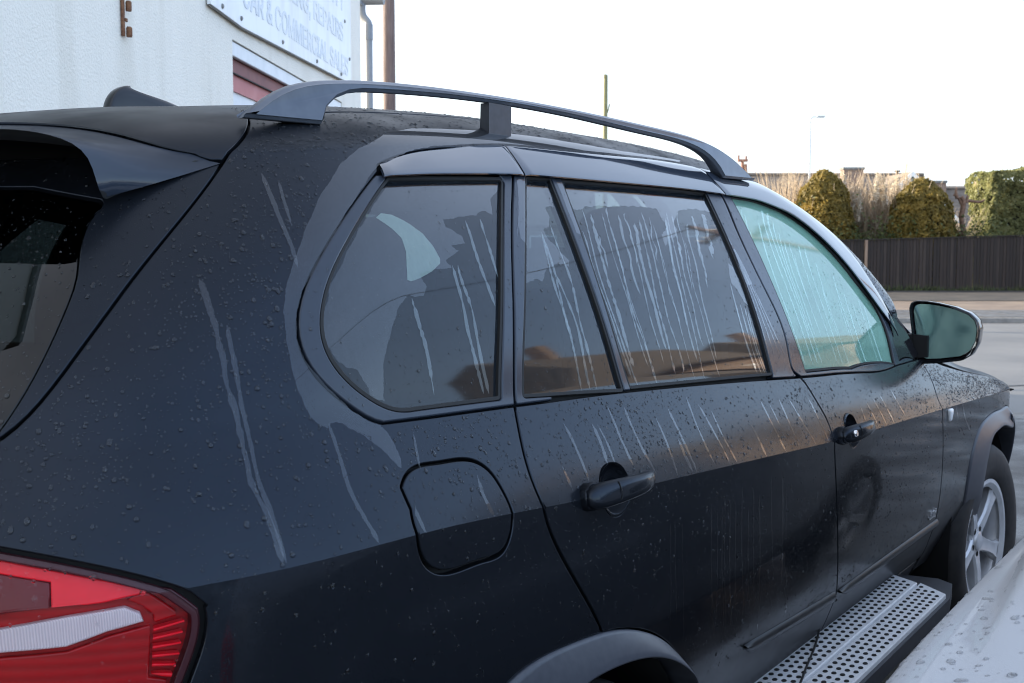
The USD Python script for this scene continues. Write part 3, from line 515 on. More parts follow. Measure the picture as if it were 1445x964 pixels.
def P(s, v):
    s, v = np.broadcast_arrays(np.asarray(s, float), np.asarray(v, float))
    dx, h = plan(s)
    x = -3.93 + dx
    for _ in range(2):                                     # z depends on x, and the tail slant on z
        zc, ze, zt = crease_z(x), edge_z(x), top_z(x)
        z1 = .30 + (zc - .30) * np.clip(v, 0, 1)
        z2 = zc + (ze - zc) * np.clip(v - 1, 0, 1)
        z = np.where(v < 1, z1, z2)
        tl = np.where(v > 2, tail_x(ze + (zt - ze) * np.clip(v - 2, 0, 1)), tail_x(z))
        k = np.clip(1 - dx / 1.7, 0, 1); k = k * k * (3 - 2 * k)
        x = -3.93 + dx + (tl + 3.93) * k
    wl = low_w(np.clip(v, 0, 1))
    ws = side_w(x, z2)
    we = side_w(x, ze); dw = (side_w(x, ze - .02) - we) / .02   # outward slope of the flank where the roof begins
    t = np.clip(v - 2, 0, 1); a = .55 * (zt - ze)
    b0, b1, b2, b3 = (1 - t) ** 3, 3 * t * (1 - t) ** 2, 3 * t * t * (1 - t), t ** 3
    wt = b0 * we + b1 * (we - dw * a) + b2 * we * .72
    zz = b0 * ze + b1 * (ze + a) + b2 * zt + b3 * zt
    w = np.where(v < 1, wl, np.where(v < 2, ws, wt)) * plan_w(x) * h
    return np.stack([x, -w, np.where(v > 2, zz, z)], -1)
def PN(s, v):
    """point and outward unit normal of the skin"""
    e = 2e-3
    s, v = np.broadcast_arrays(np.asarray(s, float), np.asarray(v, float))
    k = np.where((v < 1), -1.0, 1.0) * 1e-3              # one-sided across the crease, so that it stays sharp
    a, c = P(s, v), P(s, v + k)
    ds = P(s + e, v) - P(s - e, v)
    n = np.cross(ds, (c - a) * np.sign(k)[..., None])
    n /= np.maximum(np.linalg.norm(n, axis=-1, keepdims=True), 1e-12)
    return a, n
# rain runs: water sheets and trickles on the skin, as (s, v)
FILMS = [('body', [(2.7847, 2.1991), (2.4395, 2.1692), (2.0865, 2.1945), (1.7423, 2.2143), (1.4085, 2.1939), (1.2991, 2.1512), (1.1929, 2.0135), (1.1262, 1.957), (1.0858, 1.8754), (1.0679, 1.7924), (1.0589, 1.707), (1.0542, 1.6483), (1.058, 1.583), (1.0707, 1.5142), (1.0885, 1.4448), (1.1103, 1.3741), (1.1289, 1.3231), (1.145, 1.2989), (1.1564, 1.2893), (1.1614, 1.298), (1.171, 1.2989), (1.1832, 1.2942), (1.1936, 1.2781), (1.2138, 1.2596), (1.2368, 1.2285), (1.2571, 1.1963), (1.2698, 1.1692), (1.2769, 1.1605), (1.2793, 1.1839), (1.2729, 1.225), (1.2617, 1.2568), (1.2508, 1.2731), (1.2271, 1.2887), (1.196, 1.3235), (1.1496, 1.3902), (1.109, 1.4556), (1.088, 1.5144), (1.0782, 1.5801), (1.0825, 1.6308), (1.1032, 1.7165), (1.1434, 1.8258), (1.1971, 1.9172), (1.2332, 1.9533), (1.3472, 1.9869), (1.528, 2.0137), (1.7727, 2.0524), (2.1036, 2.0722), (2.4166, 2.1139), (2.7546, 2.1601)]), ('glass', [(1.2618, 1.9057), (1.4241, 1.902), (1.664, 1.8961), (1.6425, 1.8684), (1.604, 1.8433), (1.5958, 1.8019), (1.5638, 1.8109), (1.5184, 1.7997), (1.4599, 1.795), (1.4188, 1.7907), (1.425, 1.7706), (1.4742, 1.7446), (1.4812, 1.7187), (1.4357, 1.717), (1.456, 1.7022), (1.4143, 1.6776), (1.4293, 1.6573), (1.372, 1.6581), (1.3364, 1.6461), (1.3584, 1.614), (1.3465, 1.5891), (1.3244, 1.584), (1.3065, 1.597), (1.2861, 1.5663), (1.2706, 1.514), (1.2625, 1.4472), (1.2601, 1.3944), (1.269, 1.3288), (1.247, 1.3385), (1.235, 1.3551), (1.2248, 1.3834), (1.208, 1.4213), (1.1888, 1.4249), (1.1656, 1.4498), (1.1468, 1.4839), (1.1313, 1.5206), (1.1264, 1.5729), (1.1351, 1.6418), (1.168, 1.7509), (1.2107, 1.842)]), ('glass', [(1.7947, 1.9051), (1.8969, 1.9081), (1.8893, 1.8693), (1.8627, 1.8235), (1.8245, 1.8179), (1.8259, 1.7897), (1.8037, 1.7614), (1.7753, 1.7528), (1.7851, 1.7251), (1.8105, 1.6932), (1.8408, 1.6592), (1.8278, 1.6425), (1.7916, 1.6496), (1.7472, 1.6407), (1.7164, 1.6032), (1.6904, 1.6107), (1.6543, 1.5967), (1.697, 1.7371)]), ('glass', [(1.9622, 1.9048), (2.2009, 1.9096), (2.4643, 1.9134), (2.7266, 1.919), (2.6936, 1.8511), (2.6191, 1.8528), (2.5459, 1.8501), (2.4786, 1.8282), (2.4188, 1.795), (2.4227, 1.7707), (2.3832, 1.7349), (2.3557, 1.7414), (2.3126, 1.7115), (2.3245, 1.7476), (2.3814, 1.7788), (2.3739, 1.8028), (2.3826, 1.8426), (2.2059, 1.8406), (2.0573, 1.8314), (1.9511, 1.8203)]), ('glass', [(2.6133, 1.6621), (2.6257, 1.6422), (2.6297, 1.5613), (2.6304, 1.5009), (2.5992, 1.5184), (2.5915, 1.5559), (2.572, 1.5858)]), ('frame', [(1.7416, 1.9081), (1.7781, 1.9091), (1.7198, 1.7999), (1.6772, 1.7068), (1.6638, 1.7217), (1.6697, 1.7588), (1.6467, 1.7183)]), ('frame', [(1.9236, 1.9117), (1.9486, 1.9087), (1.9226, 1.8035), (1.915, 1.7328), (1.8989, 1.7368), (1.9031, 1.8029)]), ('frame', [(2.6799, 1.7631), (2.6798, 1.6594), (2.6761, 1.577), (2.6372, 1.5715), (2.6213, 1.6369)])]
GLOW_OUTLINE = [(1.2205, 1.8088), (1.2334, 1.8212), (1.2644, 1.8133), (1.3126, 1.7869), (1.3528, 1.7551), (1.3798, 1.7206), (1.398, 1.6846), (1.397, 1.6713), (1.3736, 1.6523), (1.3477, 1.6395), (1.3157, 1.6313), (1.3065, 1.6359), (1.3047, 1.6734), (1.3027, 1.7112), (1.2913, 1.7462), (1.2641, 1.7769), (1.2391, 1.7958)]  # outline of the crescent of painted glow, not a water sheet
STREAKS = [('body', 0.00601, [(0.928, 1.6799), (0.9411, 1.6467), (0.9571, 1.5985), (0.9774, 1.5307), (0.9952, 1.4638), (1.0115, 1.3971), (1.0274, 1.3296), (1.0351, 1.2651), (1.0402, 1.2204), (1.0476, 1.1766), (1.0568, 1.1273), (1.0653, 1.0573), (1.0672, 1.0108)]), ('body', 0.00513, [(0.9814, 1.5623), (0.9951, 1.5116), (1.0126, 1.4444), (1.0264, 1.3777), (1.0401, 1.3105), (1.0458, 1.2543), (1.0499, 1.2114), (1.0617, 1.1334), (1.0699, 1.0682), (1.0737, 1.0114)]), ('body', 0.00569, [(0.9736, 1.9401), (1.0136, 1.8336), (1.0471, 1.749), (1.0672, 1.6885)]), ('body', 0.00388, [(1.0026, 1.9191), (1.023, 1.8514), (1.0429, 1.7945)]), ('body', 0.00538, [(1.1578, 1.2989), (1.164, 1.2608), (1.1696, 1.2184), (1.1772, 1.1557), (1.1935, 1.0747), (1.2094, 1.0022)]), ('body', 0.00386, [(1.3161, 1.2415), (1.3143, 1.1895), (1.3149, 1.1511)]), ('body', 0.00657, [(1.2876, 1.0666), (1.2909, 1.031), (1.2996, 0.9979)]), ('body', 0.00607, [(1.4309, 1.1081), (1.4352, 1.0567), (1.4471, 0.9971)]), ('body', 0.00575, [(1.6914, 1.2037), (1.7046, 1.1364), (1.7135, 1.0423)]), ('body', 0.00504, [(1.6508, 1.0956), (1.6607, 1.0292)]), ('body', 0.00714, [(1.7771, 1.193), (1.7855, 1.1368), (1.7852, 1.074)]), ('body', 0.00479, [(1.7926, 1.1849), (1.8041, 1.124), (1.8073, 1.0702)]), ('body', 0.00612, [(1.8456, 1.2314), (1.8512, 1.1567), (1.8646, 1.0604)]), ('body', 0.00625, [(1.8994, 1.2209), (1.9101, 1.128), (1.937, 1.026)]), ('body', 0.00519, [(2.001, 1.178), (2.0084, 1.1038), (2.0118, 1.005)]), ('body', 0.00667, [(2.0603, 1.1985), (2.0716, 1.1269), (2.0827, 1.0613), (2.0912, 1.0044)]), ('body', 0.00927, [(2.0592, 1.1073), (2.064, 1.0598), (2.0743, 1.0073)]), ('body', 0.00549, [(2.1512, 1.2256), (2.1548, 1.127), (2.1743, 1.0152)]), ('body', 0.00562, [(2.1921, 1.1951), (2.2204, 1.0966), (2.2419, 1.0025)]), ('body', 0.00568, [(2.2388, 1.1722), (2.2531, 1.0812), (2.2771, 1.0039)]), ('body', 0.00603, [(2.406, 1.1078), (2.4315, 0.9998)]), ('body', 0.00622, [(2.5041, 1.1847), (2.5177, 1.0953), (2.5414, 1.0016)]), ('body', 0.00642, [(2.6078, 1.1757), (2.618, 1.0846), (2.6263, 1.0055)]), ('body', 0.00658, [(2.6671, 1.1658), (2.694, 1.0964), (2.7309, 1.0023)]), ('body', 0.00595, [(2.7913, 1.1628), (2.8075, 1.0743), (2.8214, 1.0061)]), ('body', 0.00472, [(2.5438, 1.1644), (2.5582, 1.0861)]), ('body', 0.00466, [(3.1334, 1.1046), (3.136, 1.0241)]), ('body', 0.00476, [(3.192, 1.1112), (3.2179, 1.0016)]), ('body', 0.00485, [(3.2605, 1.1213), (3.2898, 1.0036)]), ('body', 0.00593, [(3.3253, 1.1412), (3.3613, 0.9997)]), ('body', 0.0051, [(3.4397, 1.162), (3.4872, 1.0016)]), ('body', 0.0072, [(4.1068, 1.0983), (4.1981, 0.9164), (4.2684, 0.8452)]), ('body', 0.0074, [(4.2122, 1.1328), (4.3279, 0.8915)]), ('body', 0.00754, [(4.3055, 1.133), (4.4179, 0.8956)]), ('body', 0.00587, [(4.0324, 1.0547), (4.097, 0.9221)]), ('glass', 0.0056, [(1.4923, 1.7861), (1.5122, 1.6836), (1.5333, 1.5943), (1.5481, 1.5447)]), ('glass', 0.00576, [(1.5463, 1.7888), (1.5558, 1.7117), (1.5697, 1.6217)]), ('glass', 0.00509, [(1.3191, 1.5864), (1.3322, 1.537), (1.3514, 1.4705), (1.3708, 1.3762), (1.3776, 1.3273)]), ('glass', 0.00536, [(1.4319, 1.663), (1.4446, 1.6007), (1.456, 1.5387), (1.4684, 1.4658), (1.4864, 1.3789), (1.4998, 1.311)]), ('glass', 0.0054, [(1.4489, 1.6619), (1.4612, 1.5995), (1.4751, 1.5505), (1.4878, 1.4638), (1.5, 1.3867), (1.5127, 1.3093)]), ('glass', 0.00494, [(1.818, 1.7657), (1.8133, 1.6932), (1.8198, 1.6237), (1.8187, 1.4851), (1.8251, 1.3823), (1.8348, 1.2833)]), ('glass', 0.00484, [(1.7684, 1.7443), (1.7596, 1.6733), (1.7554, 1.6033), (1.7705, 1.4762), (1.7793, 1.3865), (1.7845, 1.2851)]), ('glass', 0.00552, [(1.773, 1.6231), (1.7853, 1.5587), (1.8007, 1.4862), (1.8081, 1.3838), (1.8128, 1.2837)]), ('glass', 0.00486, [(1.7681, 1.7253), (1.7697, 1.6213), (1.7688, 1.529), (1.7716, 1.4477)]), ('glass', 0.00393, [(1.9445, 1.8075), (1.9376, 1.777), (1.9339, 1.7468), (1.9257, 1.7169), (1.9195, 1.6871), (1.9102, 1.6577), (1.9097, 1.6285)]), ('glass', 0.00389, [(1.9939, 1.8208), (1.9657, 1.7264), (1.946, 1.6349), (1.9437, 1.5452), (1.9525, 1.4558), (1.9671, 1.3661), (1.9851, 1.2757)]), ('glass', 0.00387, [(1.9447, 1.7499), (1.9344, 1.6732), (1.9261, 1.5979), (1.9353, 1.5233), (1.9428, 1.4487), (1.9539, 1.3741), (1.969, 1.2987)]), ('glass', 0.00787, [(2.0247, 1.8046), (1.9952, 1.7226), (1.9763, 1.6429), (1.9694, 1.5645), (1.9737, 1.4867), (1.9735, 1.4094), (1.9849, 1.3315)]), ('glass', 0.00456, [(2.0088, 1.7439), (2.0096, 1.7256), (1.9997, 1.7071), (2.0043, 1.6891), (1.9988, 1.6709), (1.9943, 1.6527), (1.99, 1.6347)]), ('glass', 0.00321, [(2.0796, 1.8109), (2.0492, 1.7276), (2.0322, 1.6466), (2.0282, 1.567), (2.0261, 1.4881), (2.0292, 1.4094), (2.0425, 1.33)]), ('glass', 0.00455, [(2.1166, 1.8285), (2.0749, 1.7319), (2.0537, 1.6387), (2.0343, 1.5475), (2.037, 1.457), (2.0521, 1.3659), (2.0639, 1.2748)]), ('glass', 0.00241, [(2.0788, 1.7395), (2.0589, 1.6607), (2.0428, 1.5833), (2.0407, 1.5067), (2.0488, 1.4302), (2.0524, 1.354), (2.0614, 1.2773)]), ('glass', 0.00611, [(2.158, 1.8076), (2.1369, 1.7632), (2.1188, 1.7199), (2.1131, 1.677), (2.0957, 1.6347), (2.0882, 1.5929), (2.0902, 1.5512)]), ('glass', 0.00339, [(2.1974, 1.8131), (2.1787, 1.7836), (2.1737, 1.755), (2.1558, 1.7264), (2.1524, 1.6983), (2.1395, 1.6703), (2.127, 1.6425)]), ('glass', 0.0033, [(2.1853, 1.7921), (2.156, 1.7123), (2.1301, 1.6344), (2.1116, 1.558), (2.1003, 1.4828), (2.1026, 1.4073), (2.109, 1.3318)]), ('glass', 0.00835, [(2.2176, 1.7817), (2.1785, 1.7113), (2.1523, 1.6427), (2.1404, 1.5754), (2.1346, 1.5088), (2.128, 1.4428), (2.132, 1.3764)]), ('glass', 0.00474, [(2.2542, 1.7961), (2.2099, 1.7092), (2.1788, 1.6249), (2.1536, 1.5428), (2.1468, 1.4614), (2.1467, 1.3799), (2.1502, 1.2985)]), ('glass', 0.00424, [(2.2857, 1.8223), (2.2477, 1.7304), (2.2148, 1.6413), (2.1918, 1.5543), (2.1768, 1.4684), (2.1863, 1.3823), (2.1876, 1.2964)]), ('glass', 0.00263, [(2.3117, 1.8072), (2.2977, 1.7803), (2.2752, 1.7532), (2.2599, 1.7269), (2.258, 1.7011), (2.2375, 1.675), (2.2373, 1.6496)]), ('glass', 0.00258, [(2.3086, 1.782), (2.272, 1.6938), (2.2403, 1.6082), (2.2297, 1.5241), (2.2224, 1.4406), (2.2229, 1.3573), (2.2319, 1.2735)]), ('glass', 0.0026, [(2.2981, 1.7551), (2.2757, 1.702), (2.2597, 1.6496), (2.2417, 1.5979), (2.2253, 1.5469), (2.2265, 1.496), (2.2231, 1.4454)]), ('glass', 0.00499, [(2.3881, 1.7981), (2.3522, 1.7365), (2.3171, 1.6765), (2.29, 1.618), (2.2809, 1.5604), (2.2668, 1.5033), (2.2544, 1.4466)]), ('glass', 0.00438, [(2.3962, 1.8079), (2.3423, 1.7238), (2.3024, 1.643), (2.2819, 1.564), (2.2647, 1.4863), (2.256, 1.409), (2.2624, 1.3311)]), ('glass', 0.00352, [(2.4222, 1.8278), (2.3655, 1.7297), (2.3247, 1.6354), (2.2958, 1.5439), (2.2827, 1.4536), (2.2764, 1.3637), (2.2749, 1.2739)]), ('glass', 0.00446, [(2.4478, 1.8256), (2.3991, 1.7462), (2.3614, 1.6698), (2.3307, 1.5952), (2.3189, 1.522), (2.3041, 1.4494), (2.3062, 1.3767)]), ('glass', 0.00667, [(2.3923, 1.7355), (2.3894, 1.7228), (2.3872, 1.7102), (2.3734, 1.6972), (2.3683, 1.6845), (2.3646, 1.6721), (2.3598, 1.6595)]), ('glass', 0.00276, [(2.4898, 1.8318), (2.4464, 1.7843), (2.4251, 1.7391), (2.4034, 1.6943), (2.3764, 1.6504), (2.3592, 1.607), (2.3429, 1.5644)]), ('glass', 0.00268, [(2.4273, 1.731), (2.3923, 1.652), (2.3579, 1.575), (2.3468, 1.4991), (2.3393, 1.424), (2.3415, 1.3484), (2.3516, 1.2724)]), ('glass', 0.00453, [(2.5033, 1.7913), (2.4462, 1.7102), (2.4152, 1.6321), (2.3818, 1.5559), (2.366, 1.481), (2.3596, 1.4062), (2.3558, 1.3316)]), ('glass', 0.007, [(2.565, 1.8233), (2.5447, 1.796), (2.5315, 1.7696), (2.5074, 1.7429), (2.4931, 1.7169), (2.4741, 1.6912), (2.463, 1.6657)]), ('glass', 0.00468, [(2.514, 1.7415), (2.4912, 1.7119), (2.4805, 1.683), (2.4651, 1.6544), (2.4576, 1.626), (2.4419, 1.5978), (2.4285, 1.5701)]), ('glass', 0.00977, [(2.646, 1.8288), (2.6155, 1.8008), (2.5963, 1.7739), (2.5786, 1.7476), (2.57, 1.722), (2.5442, 1.696), (2.5378, 1.671)]), ('glass', 0.00473, [(2.5495, 1.5187), (2.5335, 1.3927), (2.5547, 1.2699)]), ('glass', 0.00477, [(2.5735, 1.5112), (2.5584, 1.3879), (2.5796, 1.2683)]), ('glass', 0.0048, [(2.5922, 1.5011), (2.5787, 1.3823), (2.5995, 1.267)]), ('glass', 0.00482, [(2.6006, 1.4811), (2.5903, 1.3719), (2.6104, 1.2664)]), ('glass', 0.00474, [(2.5676, 1.5857), (2.5355, 1.4256), (2.5593, 1.2696)]), ('frame', 0.0049, [(2.6523, 1.6531), (2.6335, 1.5058), (2.6296, 1.3177)]), ('frame', 0.00493, [(2.6592, 1.6207), (2.6526, 1.4816), (2.6637, 1.316)]), ('frame', 0.00495, [(2.6675, 1.5882), (2.6723, 1.4569), (2.6987, 1.3144)]), ('frame', 0.00498, [(2.6761, 1.5597), (2.6907, 1.4354), (2.73, 1.313)]), ('fog', 0.00305, [(2.8177, 1.8147), (2.7268, 1.6383), (2.705, 1.3906)]), ('fog', 0.0031, [(2.9288, 1.8823), (2.7836, 1.63), (2.7808, 1.2847)]), ('fog', 0.00379, [(2.9311, 1.8664), (2.7941, 1.6214), (2.7936, 1.284)]), ('fog', 0.00518, [(2.882, 1.793), (2.7976, 1.6251), (2.7779, 1.3888)]), ('fog', 0.00528, [(2.9872, 1.8332), (2.8645, 1.6018), (2.8684, 1.2798)]), ('fog', 0.00538, [(3.0912, 1.9039), (2.9267, 1.6341), (2.9215, 1.277)]), ('fog', 0.00543, [(3.124, 1.9058), (2.9592, 1.6319), (2.9543, 1.2752)]), ('fog', 0.00401, [(3.1033, 1.8545), (2.9849, 1.6525), (2.953, 1.3846)]), ('fog', 0.00399, [(3.0952, 1.8123), (2.98, 1.5849), (2.9882, 1.2733)]), ('fog', 0.00403, [(3.0887, 1.7724), (3.0078, 1.6089), (2.9891, 1.3838)]), ('fog', 0.00336, [(3.1234, 1.7777), (3.066, 1.6692), (3.0285, 1.5229)]), ('fog', 0.00332, [(3.1031, 1.7221), (3.0419, 1.5801), (3.0302, 1.3829)]), ('fog', 0.00337, [(3.1916, 1.7855), (3.0932, 1.5629), (3.107, 1.2685)]), ('fog', 0.00416, [(3.2268, 1.7831), (3.1313, 1.5602), (3.1464, 1.2681)]), ('fog', 0.00344, [(3.2446, 1.7231), (3.1758, 1.529), (3.1972, 1.2681)]), ('fog', 0.00418, [(3.1859, 1.6028), (3.1625, 1.5136), (3.1627, 1.3865)]), ('fog', 0.00431, [(3.3317, 1.7016), (3.2803, 1.5147), (3.3063, 1.2732)]), ('fog', 0.00429, [(3.2741, 1.565), (3.2602, 1.4947), (3.2637, 1.3958)]), ('fog', 0.00356, [(3.3483, 1.6234), (3.3207, 1.4763), (3.3491, 1.2777)]), ('fog', 0.00593, [(3.3305, 1.5208), (3.323, 1.4209), (3.3482, 1.2776)]), ('fog', 0.00361, [(3.3835, 1.5781), (3.3737, 1.5122), (3.3772, 1.4206)]), ('fog', 0.00366, [(3.4526, 1.646), (3.4307, 1.4957), (3.4599, 1.2939)]), ('fog', 0.00615, [(3.4805, 1.6305), (3.4641, 1.49), (3.4923, 1.3002)]), ('fog', 0.00369, [(3.4747, 1.5355), (3.4723, 1.439), (3.4961, 1.3013)]), ('body', 0.00359, [(2.1575, 0.9101), (2.1619, 0.7562), (2.1989, 0.5421)]), ('body', 0.00223, [(2.1838, 0.8904), (2.1921, 0.7335), (2.2013, 0.5894)]), ('body', 0.00366, [(2.2068, 0.8957), (2.2131, 0.738), (2.2542, 0.5209)]), ('body', 0.00282, [(2.2227, 0.9231), (2.2237, 0.7658), (2.2562, 0.5377)]), ('body', 0.0037, [(2.2436, 0.9051), (2.2491, 0.7451), (2.2829, 0.5365)]), ('body', 0.00288, [(2.271, 0.9063), (2.2774, 0.7441), (2.2934, 0.578)]), ('body', 0.0029, [(2.3022, 0.9331), (2.3074, 0.7697), (2.3493, 0.5338)]), ('body', 0.00295, [(2.3366, 0.8672), (2.3458, 0.6993), (2.3724, 0.5525)]), ('body', 0.00238, [(2.3612, 0.9144), (2.369, 0.7458), (2.4008, 0.5429)]), ('body', 0.00391, [(2.3919, 0.8928), (2.4069, 0.7201), (2.4381, 0.4712)]), ('body', 0.00245, [(2.4566, 0.943), (2.4692, 0.7672), (2.4943, 0.6162)]), ('body', 0.00407, [(2.5225, 0.9266), (2.5336, 0.746), (2.5459, 0.5826)]), ('body', 0.00253, [(2.5491, 0.8904), (2.5573, 0.7079), (2.6084, 0.4574)]), ('body', 0.00207, [(1.9817, 0.8986), (1.9916, 0.7549), (2.004, 0.5665)]), ('body', 0.00339, [(2.0015, 0.8946), (2.0101, 0.7501), (2.0241, 0.647)]), ('body', 0.00211, [(2.0301, 0.8891), (2.042, 0.7416), (2.0617, 0.5585)])]
